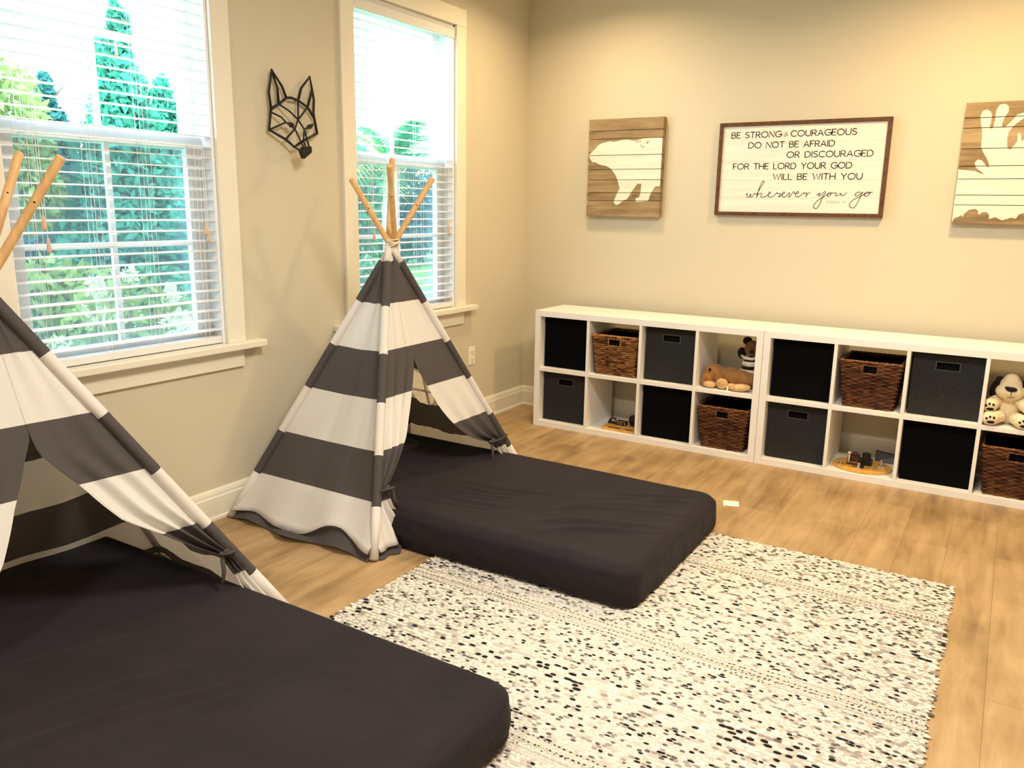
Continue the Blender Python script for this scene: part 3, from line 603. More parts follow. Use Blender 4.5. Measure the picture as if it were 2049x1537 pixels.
for pc, pr_, at_ in PA:
    b = MB(); b.ball(pc, pr_); m_ = (Vector(pc)+Vector(at_))/2; b.ball(m_, (.034, .04, .034)); b.ball(at_, (.03, .035, .032)); p = remeshed(b, 'paw', M['fur_cream'], t, .005)
    b = MB(); fy = pc[1]-pr_[1]+.001
    b.ball((pc[0]+.004, fy+.003, pc[2]-.012), (.017, .004, .008), nu=10, nv=6)
    for dx, dz in ((-.017, .004), (-.003, .013), (.014, .011)): b.ball((pc[0]+dx+.002, fy+.003, pc[2]+dz), (.0055, .004, .0065), nu=8, nv=6)
    b.build('paw_pads', M['fur_pad'], p, smooth=True)
b = MB(); b.ball((.004, -.069, .190), (.024, .011, .012)); b.ball((-.014, -.066, .195), (.012, .009, .007)); b.build('nose', M['fur_pad'], t, smooth=True)
b = MB(); b.tube([(.004, -.0715, .18), (.005, -.0715, .152)], .0013, 5); b.tube([(-.012, -.0685, .150), (.005, -.0705, .147), (.022, -.068, .152)], .0013, 5); b.build('mouth_seam', M['fur_pad'], t)
t = thing('plush_bear', 'grey brown plush bear beside the white plush dog, mostly cut off', 'plush toy', (c[0]+.085, YF+.19, c[2]))
b = MB(); b.ball((0, 0, .075), (.06, .055, .075)); b.ball((-.005, -.01, .185), (.06, .055, .055)); b.ball((0, -.055, .17), (.032, .03, .026)); b.ball((-.05, -.045, .09), (.025, .05, .025)); b.ball((.05, -.045, .09), (.025, .05, .025)); b.ball((-.035, -.075, .03), (.03, .055, .03)); b.ball((.035, -.075, .03), (.03, .055, .03)); remeshed(b, 'body', M['fur_grey'], t)
for sx in (-.045, .045): b = MB(); b.ball((sx, 0, .235), (.02, .012, .02)); remeshed(b, 'ear', M['fur_grey'], t, .005)
b = MB(); b.ball((0, -.084, .18), (.011, .008, .008)); b.build('nose', M['fur_pad'], t, smooth=True)

# ------------------------------------------------------------ wooden activity boards
M['birch'] = mat('board_birch', (.62, .34, .10), .4, .4, var=(4, .2, (1, 8, 1))); M['birch2'] = mat('board_amber', (.72, .38, .08), .4, .4, var=(4, .2, (8, 1, 1))); M['steel'] = mat('latch_steel', (.6, .58, .52), .3, .5, metal=.9); M['blackp'] = mat('toy_black', (.01, .01, .011), .35, .4); M['plum'] = mat('toy_brown', (.09, .035, .025), .5, .3); M['bone'] = mat('toy_ivory', (.8, .7, .5), .5, .3)
def rrect(x0, y0, x1, y1, r, n=6):
    out = []
    for cx, cy, a in ((x1-r, y1-r, 0), (x0+r, y1-r, 90), (x0+r, y0+r, 180), (x1-r, y0+r, 270)): out += arc(cx, cy, r, r, a, a+90, n)
    return out
c = cell(SXA, 1, 0)
t = thing('activity_board', 'rounded amber wooden toy board with black wheel and latches', 'toy', (c[0]+.036, YF, c[2]))
b = MB(); b.prism(rrect(-.12, .04, .118, .25, .035), 2, 0, .014); fixn(b.build('base_board', M['birch2'], t, bevel=.003))
b = MB(); b.prism(rrect(-.1, .07, .112, .24, .03), 2, .014, .026); fixn(b.build('upper_board', M['birch'], t, bevel=.003))
b = MB(); b.box((-.075, .055, .0142), (.005, .066, .017)); b.box((.045, .055, .0142), (.095, .066, .017)); b.build('dark_inlay', M['plum'], t)
b = MB(); b.tube([(.075, .15, .062), (.06, .125, .062)], .034, 24); w = b.build('wheel', M['blackp'], t, bevel=.004); b = MB(); b.cyl((.06, .125, .062), (.0585, .1225, .062), .004, 10); b.build('hub', M['steel'], w)
b = MB(); b.box((.05, .12, .026), (.1, .17, .034)); b.build('wheel_block', M['blackp'], t)
b = MB(); b.box((-.04, .095, .026), (.03, .135, .052)); k = b.build('lock_box', M['blackp'], t, bevel=.003)
b = MB(); b.box((-.04, .094, .049), (.03, .0955, .0525)); [b.ball((x, .094, .038), .005, nu=8, nv=6) for x in (-.02, .0, .025)]; b.build('lock_studs', M['steel'], k)
b = MB(); b.box((-.1, .11, .026), (-.05, .15, .03)); b.tube([(-.095, .12, .03), (-.08, .13, .062), (-.055, .14, .05)], .009, 8); b.build('hinged_latch', M['blackp'], t)
c = cell(SXB, 1, 0)
t = thing('latch_board', 'oval wooden board with metal latches, in a low cube', 'toy', (c[0]+.005, YF, c[2]))
b = MB(); b.prism(arc(-.008, .145, .153, .13, 0, 360, 40)[:-1], 2, 0, .017); fixn(b.build('base_board', M['birch2'], t, bevel=.004))
b = MB(); b.box((-.025, .13, .017), (.04, .18, .05)); b.cyl((.01, .15, .05), (.01, .15, .082), .022, 18); b.build('knob_block', M['blackp'], t)
b = MB(); b.tube([(-.075, .12, .017), (-.075, .12, .075)], .0045, 8); b.ball((-.075, .12, .08), (.009, .009, .008)); b.build('peg', M['bone'], t, smooth=True)
b = MB(); b.box((-.085, .105, .017), (-.02, .135, .021)); [b.ball((x, .107, .023), .005, nu=8, nv=6) for x in (-.07, -.045, -.03)]; b.build('hinge_plate', M['plum'], t)
b = MB(); b.box((-.09, .17, .017), (-.03, .22, .05)); b.ball((-.055, .19, .058), (.016, .016, .014)); b.build('brown_latch', M['plum'], t)
b = MB(); b.box((-.125, .085, .017), (-.1, .11, .02)); b.cyl((-.112, .095, .02), (-.112, .095, .036), .005, 8); b.build('stud', M['steel'], t)
b = MB(); b.box((-.05, .055, .017), (.0, .085, .02)); b.box((-.02, .065, .02), (-.008, .072, .046)); b.build('hasp', M['steel'], t)
b = MB(); b.box((-.01, .062, .0172), (.01, .09, .03)); b.build('hasp_lock', M['blackp'], t)
b = MB(); b.box((.075, .12, .017), (.11, .15, .032)); b.tube([(.09, .13, .032), (.088, .14, .06)], .006, 8); b.build('toggle', M['steel'], t)
t = thing('black_bar_toy', 'black flat bar leaning behind the oval latch board', 'toy', (c[0]+.1, YF+.3, c[2]))
b = MB(); b.add([(-.06, 0, 0), (.06, 0, 0), (.06, .02, 0), (-.06, .02, 0), (-.06, .02, .062), (.06, .02, .05), (.06, .035, .05), (-.06, .035, .062)], [(0, 3, 2, 1), (4, 5, 6, 7), (0, 1, 5, 4), (1, 2, 6, 5), (2, 3, 7, 6), (3, 0, 4, 7)]); b.build('bar', M['blackp'], t, bevel=.003)

# ------------------------------------------------------------ floor mattresses
RUG = (1.092, 2.932, -4.06, -1.618); RT = .010
def make_mattress(x0, x1, y0, y1, label, creases, seed):
    hx, hy, hz = (x1-x0)/2, (y1-y0)/2, .086; cx, cy = (x0+x1)/2, (y0+y1)/2
    t = thing('floor_mattress', label, 'mattress', (cx, cy, 0), 'black sheeted floor mattresses'); r = .05; b = MB(); nx, ny, nz = 190, 98, 16
    idx = {}
    rc = .085
    def P(i, j, k):
        x = -hx+2*hx*i/nx; y = -hy+2*hy*j/ny; z = 2*hz*k/nz
        # rounded in plan, then rounded at the top edge
        qx, qy = max(-hx+rc, min(hx-rc, x)), max(-hy+rc, min(hy-rc, y)); dx, dy = x-qx, y-qy
        if dx or dy:
            m = max(abs(dx), abs(dy)); l = math.hypot(dx, dy); dx, dy = dx*m/l, dy*m/l
        x, y = qx+dx, qy+dy
        d = min(hx-abs(x) if rc <= 0 else 1e9, 1e9)
        edge = max(abs(x)-(hx-r), abs(y)-(hy-r), (math.hypot(max(0, abs(x)-(hx-rc)), max(0, abs(y)-(hy-rc)))-(rc-r)) if abs(x) > hx-rc and abs(y) > hy-rc else -1, 0)
        n = Vector((x-max(-hx+r, min(hx-r, x)), y-max(-hy+r, min(hy-r, y)), 0))
        top = 2*hz
        zr = z
        if k == nz:
            e = min(edge/r, 1); zr = top-r*(1-math.sqrt(max(0, 1-(e*.86)**2)))*1.0
            ang = e*PI/2; zr = top-.030*(1-math.cos(ang)); 
        else:
            zr = (top-.030)*k/nz
        px, py, pz = x, y, zr
        wx, wy = px+cx, py+cy
        s = noise.noise(Vector((wx*2.1, wy*2.1, seed)))*.004
        wr = 0
        for (ax, ay, bx, by, amp, wid) in creases:
            d_ = Vector((bx-ax, by-ay)); L = d_.length; d_ /= L; q = Vector((wx-ax, wy-ay)); u = q.dot(d_); v = q.x*d_.y-q.y*d_.x+.012*math.sin(u*9+seed)
            if -.05 < u < L+.05: wr += amp*math.exp(-(v/wid)**2)*math.sin(PI*max(0, min(1, (u+.05)/(L+.1))))
        if k == nz:
            pz += s+wr+.006*(1-(px/hx)**2)*(1-(py/hy)**2)
        else:
            f = k/nz; out = .007*math.sin(PI*f)-.010*(1-f)**3; fold = noise.noise(Vector((wx*11+f*3.0*seed, wy*11, f*1.5+seed)))*.007*(1-f*.6)
            nn = Vector((px/hx if abs(px) > hx-rc else 0, py/hy if abs(py) > hy-rc else 0)); nn = nn.normalized() if nn.length else nn
            px += nn.x*(out+fold); py += nn.y*(out+fold)
        if k == 0:
            pz = RT+.006 if wx > RUG[0]-.02 and RUG[2]-.03 < wy < RUG[3]+.03 else 0
        elif pz < .02 and wx > RUG[0]-.02 and RUG[2]-.03 < wy < RUG[3]+.03: pz = max(pz, RT+.008)
        return (px, py, pz)
    def V(i, j, k):
        key = (i, j, k)
        if key not in idx: idx[key] = len(b.v); b.v.append(P(i, j, k))
        return idx[key]
    for i in range(nx):
        for j in range(ny): b.f.append((V(i, j, nz), V(i+1, j, nz), V(i+1, j+1, nz), V(i, j+1, nz)))
    for k in range(nz):
        for i in range(nx):
            b.f.append((V(i, 0, k), V(i+1, 0, k), V(i+1, 0, k+1), V(i, 0, k+1))); b.f.append((V(i+1, ny, k), V(i, ny, k), V(i, ny, k+1), V(i+1, ny, k+1)))
        for j in range(ny):
            b.f.append((V(nx, j, k), V(nx, j+1, k), V(nx, j+1, k+1), V(nx, j, k+1))); b.f.append((V(0, j+1, k), V(0, j, k), V(0, j, k+1), V(0, j+1, k+1)))
    b.m = [0]*len(b.f); b.build('fitted_sheet', M['sheet'], t, smooth=True); return t
rnd = random.Random(4); cr = []
for i in range(9): a = rnd.uniform(.0, .5); cr.append((1.93-rnd.uniform(0, .03), -1.58-a*1.2, 1.55-rnd.uniform(0, .15), -1.8-a*1.2-rnd.uniform(0, .2), .010, .015))
for i in range(10): y = -2.44+i*.035; cr.append((.75+rnd.uniform(0, .1), y, 1.25+rnd.uniform(-.1, .15), y+.10+rnd.uniform(0, .08), -.009, .011))
make_mattress(.07, 1.975, -2.525, -1.535, 'black sheeted floor mattress reaching out of the farther tent', cr, 1.3)
cr = [(1.0, -4.24, 1.22, -3.72, .013, .016), (1.11, -4.28, 1.37, -3.72, .016, .018), (1.05, -4.26, 1.30, -3.80, -.008, .016), (1.30, -4.2, 1.46, -3.6, .006, .02), (.75, -4.2, .95, -3.7, .008, .02)]
make_mattress(.07, 1.985, -4.30, -3.312, 'black sheeted floor mattress in the foreground under the nearer tent', cr, 5.1)

# ------------------------------------------------------------ play tents
ZB = [1.16, .982, .785, .592, .392, .205, .035]       # stripe edges, grey first
def interp(tab, z):
    if z >= tab[0][0]: return tab[0][1]
    for (a, u), (b_, v) in zip(tab, tab[1:]):
        if z >= b_: return v+(u-v)*(z-b_)/(a-b_)
    return tab[-1][1]
def make_tent(label, feet, apex, tips, lflap, rflap, win, hem, seed, tie_z):
    apex = Vector(apex); ft = {k: Vector((*v, 0)) for k, v in feet.items()}; ctr = sum(ft.values(), Vector())/4
    t = thing('play_tent', label, 'play tent', (ctr.x, ctr.y, 0), 'striped play tents'); O = Vector((ctr.x, ctr.y, 0))
    TP = {k: Vector(v) for k, v in tips.items()}
    def pp(k, z): return ft[k]+(TP[k]-ft[k])*(z/TP[k].z)
    rnd = random.Random(seed)
    def face(name, A, B, s0=lambda z: 0., s1=lambda z: 1., ns=36, zmax=ZB[0], hemamp=.05, hole=None, gather=0, sag=.035, zcut=0.0, hemd=None):
        """striped cloth between two poles; s0,s1 give its left and right edge at each height"""
        nrm = (pp(B, .3)-pp(A, .3)).cross(apex-pp(A, .3)).normalized()
        if nrm.dot(pp(A, .1)-O) < 0: nrm = -nrm
        rows = []   # (z, material, hem parameter)
        for k in range(len(ZB)-1):
            NQ = 24 if hole else 8
            for q in range(NQ): rows.append((ZB[k]+(ZB[k+1]-ZB[k])*q/NQ, k % 2, None))
        rows.append((ZB[-1], 0, 0.0))
        for q in range(1, 7): rows.append((ZB[-1], 0, q/6))
        vs, fs, ms, keep = [], [], [], []
        for (z, m, hp) in rows:
            zz = z if z < zmax else zmax
            a, b_ = pp(A, zz), pp(B, zz); e0, e1 = s0(zz), s1(zz); wfull = max(.001, 1); g = 1-min(1, max(0, e1-e0)/.5) if gather else 0
            for i in range(ns+1):
                u = i/ns; s = e0+(e1-e0)*u; p = a+(b_-a)*s
                sg_ = -sag*math.sin(PI*s)*math.sin(PI*min(1, zz/1.1))
                lo = max(0, 1-zz/1.0)
                w = .010*lo*math.sin(s*17+seed)+.010*noise.noise(Vector((s*5+seed, zz*3, seed)))+.006*lo*noise.noise(Vector((s*16+seed, zz*5+s*4, seed)))
                w *= min(1, 8*s*(1-s))
                if gather:
                    w += (.024*g*math.sin(u*PI*2*3.0+1)+.02*(1-min(1, zz/.7)))*min(1, 14*min(s, 1-s)+.1)
                p = p+nrm*(sg_+w)
                if zz < .22 and hp is None: p = p+nrm*(.05*((.22-zz)/.22)**2*(.5+.5*math.sin(s*11+seed))*hemamp/.05)
                hz = hem(s)*hemamp/.05 if hemamp else 0
                if hp is None and zz < .2: p.z = zz+hz*(1-(zz-ZB[-1])/(.2-ZB[-1]))
                if hp is not None:
                    zt = ZB[-1]+hz; base = nrm*(.05*(.5+.5*math.sin(s*11+seed))*hemamp/.05); p = p+base
                    p.z = zt*(1-hp)+.004*hp+.012*math.sin(PI*hp)
                    hd = (hemd or .05)
                    p = p+nrm*(hd*(.25+.75*math.sin(hp*PI*.5))*hp*(.7+.5*math.sin(s*19+seed*2))*min(1, 6*s*(1-s)+.12))-nrm*(.022*math.sin(PI*hp))
                p.z = max(p.z, .003)
                vs.append(p-O)
        n1 = ns+1
        for r in range(len(rows)-1):
            z, m, hp = rows[r]
            if rows[r+1][0] >= zmax-1e-6: continue
            for i in range(ns):
                if hole:
                    zc = (rows[r][0]+rows[r+1][0])/2; sc = (i+.5)/ns
                    if hole[0] < sc < hole[1] and hole[2]+.06*abs((sc-(hole[0]+hole[1])/2)/(hole[1]-hole[0])*2)**3 < zc < hole[3] and rows[r][2] is None: continue
                fs.append((r*n1+i, r*n1+i+1, (r+1)*n1+i+1, (r+1)*n1+i)); ms.append(m)
        b = MB(); b.v = [tuple(v) for v in vs]; b.f = fs; b.m = ms
        o = b.build(name, [M['grey'], M['cream']], t, smooth=True)
        return o
    face('side_panel', 'A', 'B', hemamp=.05)
    face('rear_panel', 'B', 'D', hemamp=.0, ns=30, hemd=.02)
    sp = face('side_panel', 'C', 'D', hemamp=.0, hole=win, ns=150, hemd=.02)
    zt = lflap[0][0]
    face('door_panel', 'A', 'C', ns=30, s0=lambda z: 0, s1=lambda z: 1 if z > zt else interp(lflap, z), gather=0, zmax=9) if False else None
    # front: one upper piece and the two tied flaps
    zmid = zt
    face('front_panel', 'A', 'C', ns=40, s0=lambda z: 0, s1=lambda z: lflap[0][1] if z >= zmid else interp(lflap, z), hemamp=.03, gather=1, sag=.01)
    face('front_panel', 'A', 'C', ns=40, s0=lambda z: rflap[0][1] if z >= zmid else interp(rflap, z), s1=lambda z: 1, hemamp=.0, gather=1, sag=.01, hemd=.02)
    # cloth bars over the window hole
    if win:
        a, c2, z0, z1 = win; mid = a+(c2-a)*.45; q = lambda s, z: pp('C', z).lerp(pp('D', z), s)-O
        b = MB(); b.tube([q(mid, z0-.02), q(mid, z1+.01)], .009, 6); b.tube([q(a, (z0+z1)/2-.03), q(c2, (z0+z1)/2-.03)], .008, 6); b.build('window_bar', M['cream'], sp)
    # poles with cloth sleeves
    for k in 'ABCD':
        tip = Vector(tips[k]); d = (tip-ft[k]).normalized()
        b = MB(); e = .004
        b.tube([ft[k]-O+d*.002, tip-O-d*e, tip-O], [.0135, .0135, .0105], 14); pl = b.build('pole', M['pole'], t, smooth=True, angle=.6)
        h = tip-O-d*.15; vd = (CAM-tip).normalized(); vd = (vd-d*vd.dot(d)).normalized()
        b = MB(); b.cyl(h, h+vd*.0142, .003, 8); b.build('bolt_hole', M['black'], pl)
        zs_ = [0.006]+[z-.018 for z in ZB[::-1][1:]]
        b = MB(); nseg = 0
        lo = (.0 if k in 'AC' else .035)
        seq = [(ZB[j], ZB[j+1], j % 2) for j in range(6)]
        for (z1, z0, m) in seq:
            z1_, z0_ = (z1 if z1 == ZB[0] or k not in 'AC' else z1-.014), ((z0-.014 if k in 'AC' else z0) if z0 > .1 else .006)
            out = (ft[k]-O); out.z = 0; out = out.normalized()*.002
            def PT(z): return pp(k, z)-O+out
            b.tube([PT(z1_), PT((z1_+z0_)/2), PT(z0_)], .0195, 12, m=m, cap=(z0 < .1))
        b.build('pole_sleeve', [M['grey'], M['cream']], t, smooth=True)
        b = MB(); zc = ZB[0]; top = apex.z-.012
        b.tube([pp(k, zc-.012)-O, pp(k, (zc+top)/2)-O+Vector((0, 0, .0)), pp(k, top)-O], [.0185, .0175, .015], 12); b.build('pole_cuff', M['cream'], t, smooth=True)
    # rope around the crossing
    b = MB()
    for lz, tilt, rr in ((-.012, .25, .034), (-.004, -.2, .031), (.004, .1, .031), (-.022, .45, .036)):
        pts = [apex-O+Vector((rr*math.cos(a), rr*math.sin(a), lz+tilt*rr*math.sin(a+1))) for a in [2*PI*i/24 for i in range(24)]]
        b.tube(pts, .0034, 6, closed=True)
    b.build('rope_lashing', M['rope'], t, smooth=True)
    # ties holding the flaps
    for k, sd, zz in (('A', interp(lflap, tie_z), tie_z), ('C', interp(rflap, tie_z), tie_z)):
        nrm = (pp('C', .3)-pp('A', .3)).cross(apex-pp('A', .3)).normalized(); nrm = nrm if nrm.x > 0 else -nrm
        p0 = pp('A', zz).lerp(pp('C', zz), sd)-O+nrm*.03; side = 1 if k == 'A' else -1
        b = MB(); pk_ = pp(k, zz)-O
        loop = []
        for i in range(16):
            a = 2*PI*i/16; cth = (p0+pk_)/2; loop.append(cth+(p0-pk_)*.62*math.cos(a)+nrm*(.035*math.sin(a)+.01))
        b.tube(loop, .005, 6, closed=True)
        b.tube([p0, p0+Vector((.015, .01*side, -.012)), p0+Vector((.022, .012*side, -.05)), p0+Vector((.03, .028*side, -.082))], [.006, .007, .007, .005], 6)
        b.tube([p0, p0+Vector((.012, -.012*side, .012)), p0+Vector((.012, -.03*side, .004)), p0+Vector((.004, -.008*side, -.006))], [.006, .008, .008, .006], 6)
        b.ball(p0, .010, nu=8, nv=6)
        b.build('door_tie', M['grey'], t, smooth=True)
    return t
hem2 = lambda s: .055*math.exp(-((s-.28)/.12)**2)+.0*s+.012*math.sin(s*9)
make_tent('grey and white striped tent in front of the right window',
  dict(A=(.909, -2.679), B=(.045, -2.679), C=(.878, -1.415), D=(.045, -1.368)), (.504, -2.052, 1.257),
  dict(A=(.367, -1.877, 1.636), B=(.624, -1.896, 1.545), C=(.406, -2.211, 1.532), D=(.638, -2.221, 1.587)),
  [(.735, .437), (.581, .318), (.403, .2), (.255, .035), (.19, .06), (.131, .12), (.084, .17), (0, .25)],
  [(.735, .437), (.667, .47), (.595, .52), (.516, .567), (.42, .62), (.369, .654), (.288, .744), (.235, .875), (.152, .90), (0, .9)],
  (1-.44, 1-.10, .375, .572), hem2, 2.0, .248)
make_tent('grey and white striped tent nearest the camera, cut off at the left',
  dict(A=(.84, -4.48), B=(.05, -4.40), C=(.98, -3.18), D=(.112, -3.085)), (.473, -3.822, 1.165+.05),
  dict(A=(.343, -3.607, 1.555), B=(.632, -3.644, 1.537), C=(.306, -4.034, 1.55), D=(.592, -4.066, 1.55)),
  [(.75, .53), (.695, .472), (.572, .38), (.421, .307), (.28, .06), (.15, .1), (0, .15)],
  [(.75, .53), (.696, .542), (.583, .665), (.467, .737), (.392, .83), (.317, .90), (.278, .95), (.15, .93), (0, .93)],
  (.35, .75, .375, .572), hem2, 4.0, .278)

# ------------------------------------------------------------ woven rug
def make_rug():
    t = thing('woven_rug', 'cream and black flecked woven rug under the two mattresses', 'rug', ((RUG[0]+RUG[1])/2, (RUG[2]+RUG[3])/2, 0)); cx, cy = t.location.x, t.location.y
    rnd = random.Random(11); b = MB(); tone = []
    b.box((RUG[0]+.008-cx, RUG[2]+.008-cy, .001), (RUG[1]-.008-cx, RUG[3]-.008-cy, .0065)); cream = (.73, .68, .60); tone += [(.55, .50, .42)]*8
    def nub(x, y, lx, ly, h, col, sk):
        vs = []; N = 8
        for rr, zz in ((1, 0), (.72, .72)):
            for k in range(N):
                a = 2*PI*k/N; px = lx*rr*math.cos(a); py = ly*rr*math.sin(a); vs.append((x+px-cx+sk*py, y+py-cy, .005+h*zz))
        vs.append((x-cx, y-cy, .005+h)); fs = []
        for k in range(N):
            k2 = (k+1) % N; fs += [(k, k2, N+k2, N+k), (N+k, N+k2, 2*N)]
        b.add(vs, fs); tone.extend([col]*len(vs))
    fine = [-1.955, -2.66, -3.335, -4.0]; chunk = [-2.28, -3.0, -3.68]
    y = RUG[3]-.01; row = 0
    while y > RUG[2]+.005:
        near = min(abs(y-f) for f in fine); nch = min(abs(y-f) for f in chunk)
        isfine = near < .042; isch = nch < .05
        dy = .0065 if isfine else (.0165 if isch else .0118); dx = .0085 if isfine else (.0235 if isch else .0155)
        x = RUG[0]+.006+(row % 2)*dx*.5; run = 0; rc = None; wavy = .010*math.sin(row*2.1)
        while x < RUG[1]-.004:
            if -4.27 < y < -3.35 and x < 1.95 or -2.48 < y < -1.58 and x < 1.94: x += dx; continue
            zig = abs(((x/.075) % 1)*2-1); ph = ((y/.056) % 1); band = abs(((zig*.5+ph) % 1)-.5)
            if isfine:
                lane = int((y-min(fine, key=lambda f: abs(y-f))+.05)/.0075) % 5
                if run <= 0: rc = rnd.random(); run = rnd.randint(6, 22)
                run -= 1; lanew = lane in (1, 3)
                if lanew and rc < .6: col = (.02, .02, .022) if int(x/dx) % 2 else (.50, .47, .42)
                elif lanew: col = (.42, .40, .37)
                else: col = cream
            else:
                q = rnd.random(); pb = (.62 if isch else .60) if band < .19 else .20
                if q < pb:
                    g = rnd.random()
                    if g < (.36 if isch else .22): col = (.012, .012, .016)
                    elif g < .44: col = (.12, .105, .10)
                    elif g < .72: col = (.30, .275, .25)
                    else: col = (.5, .46, .41)
                else: k = rnd.uniform(.9, 1.06); col = tuple(c*k for c in cream)
            yy = y+rnd.uniform(-.002, .002)+.006*math.sin(x*7+.6*row)*(0 if not isfine else 1)
            if RUG[2]+.004 < yy < RUG[3]-.003: nub(x+rnd.uniform(-.0045, .0045), yy+rnd.uniform(-.0015, .0015), dx*rnd.uniform(.52, .85), dy*rnd.uniform(.40, .60), .0034 if not isfine else .0028, col, rnd.uniform(-.3, .3))
            x += dx
        y -= dy; row += 1
    o = b.build('pile', M['rug'], t, smooth=True)
    at = o.data.attributes.new('tone', 'FLOAT_COLOR', 'POINT'); at.data.foreach_set('color', [v for c in tone for v in (*c, 1)])
    return t
make_rug()
t = thing('paper_slip', 'small white paper slip on the floor by the farther mattress corner', 'paper', (1.935, -1.19, 0), rz=.3)
b = MB(); b.box((-.045, -.04, .0005), (.03, .035, .0012)); b.build('sheet', M['paper'], t)

# ------------------------------------------------------------ outdoors
GZ = -.75
b = MB(); b.box((-60, -25, GZ-.1), (-.15, 60, GZ)); g = b.build('lawn', mat('lawn_grass', (.12, .27, .08), .9, .1, var=(2, .3), bump=(30, .5))); g['kind'] = 'structure'
def leafm(name, col): return mat(name, col, .7, .2, var=(1.3, .45), trans=.3)
LEAF = {'teal': leafm('leaf_teal', (.06, .28, .17)), 'dark': leafm('leaf_dark', (.045, .17, .14)), 'lime': leafm('leaf_lime', (.24, .30, .09)), 'mid': leafm('leaf_mid', (.07, .24, .12)), 'bark': mat('bark', (.20, .15, .11), .9, .1, bump=(20, .5)), 'pbark': mat('palm_bark', (.50, .42, .34), .9, .1, bump=(20, .8)), 'petal': mat('petal_white', (.62, .60, .42), .8, .1, trans=.3)}
def leaves(b, blobs, n, size, rnd, m=0):
    tot = sum(w for *_, w in blobs)
    for (c, r, w) in blobs:
        for _ in range(int(n*w/tot)):
            while True:
                d = Vector((rnd.uniform(-1, 1), rnd.uniform(-1, 1), rnd.uniform(-1, 1)))
                if .25 < d.length < 1: break
            p = Vector(c)+Vector((d.x*r[0], d.y*r[1], d.z*r[2])); s = size*rnd.uniform(.6, 1.4)
            a = Vector((rnd.gauss(0, 1), rnd.gauss(0, 1), rnd.gauss(0, .7))).normalized(); q = a.orthogonal().normalized(); q.rotate(Matrix.Rotation(rnd.uniform(0, 6), 3, a)); k = a.cross(q)
            b.add([p-q*s, p+k*s*.45, p+q*s, p-k*s*.45], [(0, 1, 2, 3)], m)
def tree(name, label, x, y, blobs, n, size, leaf, trunk_r, trunk_h, seed, group=None, cat='tree'):
    rnd = random.Random(seed); t = thing(name, label, cat, (x, y, GZ), group)
    b = MB(); leaves(b, blobs, n, size, rnd); b.build('foliage', LEAF[leaf], t)
    b = MB(); b.tube([(0, 0, 0), (.03, .02, trunk_h*.5), (-.02, .03, trunk_h)], [trunk_r, trunk_r*.8, trunk_r*.35], 9)
    for i in range(5):
        a = rnd.uniform(0, 6); z = trunk_h*rnd.uniform(.4, .9); b.tube([(0, 0, z), (math.cos(a)*trunk_h*.12, math.sin(a)*trunk_h*.12, z+trunk_h*.12)], [trunk_r*.4, trunk_r*.12], 6)
    b.build('trunk', LEAF['bark'], t, smooth=True); return t
def cone(h, r, k): return [((math.sin(i*2.4)*r*.06, math.cos(i*2.4)*r*.06, h*(.25+.72*i/(k-1))), (r*(1.02-i/(k-1)*.88), r*(1.02-i/(k-1)*.88), h*.12), 1.1-i/(k-1)*.75) for i in range(k)]
tree('pine_tree', 'tall teal green pine seen through the left window upper panes', -10, 3.55, cone(4.95, 1.25, 9), 10000, .10, 'teal', .12, 4.8, 1)
tree('broadleaf_tree', 'yellow green tree at the left edge of the left window', -10.5, 1.35, [((0, .3, 3.2), (.9, .95, 1.2), 2), ((.1, .5, 2.4), (.8, .8, .9), 1)], 4500, .09, 'lime', .1, 3.2, 2)
tree('pine_tree', 'smaller dark pine between the yellow green tree and the tall pine', -13.2, 4.1, cone(4.2, 1.2, 7), 7000, .10, 'dark', .1, 4.4, 3)
tree('pine_tree', 'shorter teal pine right of the tallest pine in the left window', -12.0, 5.9, cone(4.3, 1.35, 8), 9000, .10, 'teal', .1, 4.0, 9)
for i, (x, y, h, r) in enumerate([(-16.5, 1.2, 3.2, 1.5), (-17.5, 4.5, 3.4, 1.7), (-16.4, 8.0, 3.3, 1.7), (-17.5, 11.6, 3.4, 1.8), (-16.6, 15.2, 4.8, 1.8), (-17, 18.9, 4.4, 1.8), (-17.2, 22.7, 3.4, 1.9)]):
    tree('broadleaf_tree', 'dark green tree in the blurred row beyond the lawn', x, y, [((0, 0, h*.55), (r, r*.95, h*.45), 2), ((.2, .2, h*.3), (r, r*.8, h*.3), 1.3)], 3500, .15, 'dark' if i % 2 else 'mid', .13, h*.8, 20+i, 'far row of trees')
for i, (x, y, h) in enumerate([(-7.2, .7, 1.5), (-7.6, 2.3, 1.3), (-7.2, 3.9, 1.35), (-8, 5.6, 1.4), (-9, 7.6, 1.2)]):
    tree('garden_shrub', 'mid green rounded shrub on the lawn seen through the blinds', x, y, [((0, 0, h*.5), (.75, .75, h*.5), 1)], 1300, .09, 'mid' if i != 0 else 'lime', .03, h*.6, 40+i, 'lawn shrubs', 'shrub')
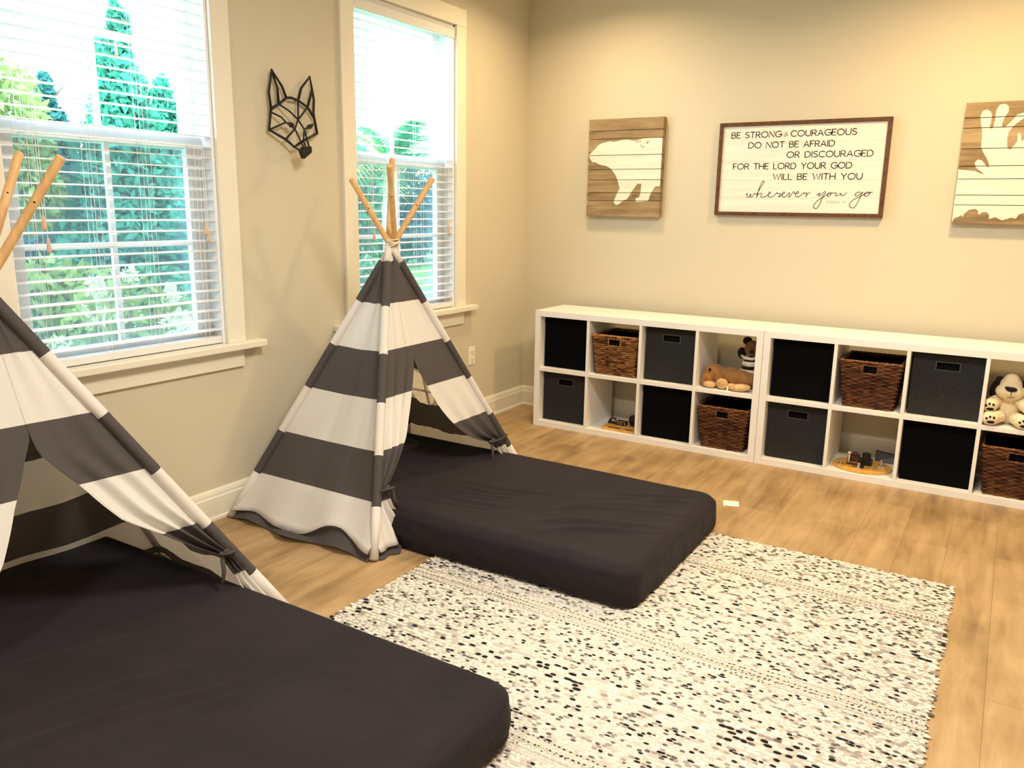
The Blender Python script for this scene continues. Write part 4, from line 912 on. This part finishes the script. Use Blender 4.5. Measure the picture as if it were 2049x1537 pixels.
def flower_shrub(x, y, h, label, seed):
    rnd = random.Random(seed); t = thing('flowering_shrub', label, 'shrub', (x, y, GZ), 'white flowering shrubs')
    b = MB(); tips = []
    for i in range(16):
        a = rnd.uniform(0, 6.28); l = rnd.uniform(.1, .5); zz = h*rnd.uniform(.55, 1)*(1-.35*l); p = (math.cos(a)*l, math.sin(a)*l, zz); b.tube([(0, 0, 0), (p[0]*.4, p[1]*.4, zz*.6), p], [.012, .009, .004], 5); tips.append(p)
    b.build('stems', LEAF['bark'], t)
    b = MB(); leaves(b, [((0, 0, h*.55), (.45, .45, h*.42), 1)], 900, .05, rnd); b.build('leaves', LEAF['lime'], t)
    b = MB(); leaves(b, [((p[0], p[1], p[2]), (.075, .075, .09), 1) for p in tips], 1000, .03, rnd); b.build('blossoms', LEAF['petal'], t)
flower_shrub(-3.0, -1.18, 1.75, 'white flowering shrub low in the middle of the left window', 3)
flower_shrub(-3.6, -.25, 1.4, 'white flowering shrub low at the right of the left window', 4)
def palm(x, y, h, fr, label, seed):
    rnd = random.Random(seed); t = thing('palm_tree', label, 'palm', (x, y, GZ)); b = MB(); n = 22
    b.tube([(0.02*math.sin(i*.7), 0, h*i/n) for i in range(n+1)], [.10*(1+.18*(i % 2)) for i in range(n+1)], 10); b.build('trunk', LEAF['pbark'], t)
    for i in range(22):
        a = rnd.uniform(0, 6.28); el = rnd.uniform(-.5, 1.2); L = fr*rnd.uniform(.75, 1.1); d = Vector((math.cos(a)*math.cos(el), math.sin(a)*math.cos(el), math.sin(el))); sd = d.cross(Vector((0, 0, 1))).normalized()
        b = MB(); pts = []
        for k in range(9):
            u = k/8; pts.append(Vector((0, 0, h))+d*L*u+Vector((0, 0, -.35*L*u*u)))
        b.tube(pts, [.012*(1-.7*k/8) for k in range(9)], 5)
        for k in range(1, 8):
            for s in (-1, 1):
                for e in (0, .5):
                    p = pts[k].lerp(pts[k+1], e); q = p+sd*s*.30*L*(1-.5*abs(k/8-.4))+(pts[k+1]-pts[k]).normalized()*.22*L+Vector((0, 0, -.08*L)); w = (pts[k+1]-pts[k]).normalized()*.02
                    b.add([p-w, p+w, q], [(0, 1, 2)])
        b.build('frond', LEAF['mid' if i % 3 else 'lime'], t)
palm(-4.0, 3.3, 2.75, 1.05, 'fan palm with pale trunk seen through the right window', 5)
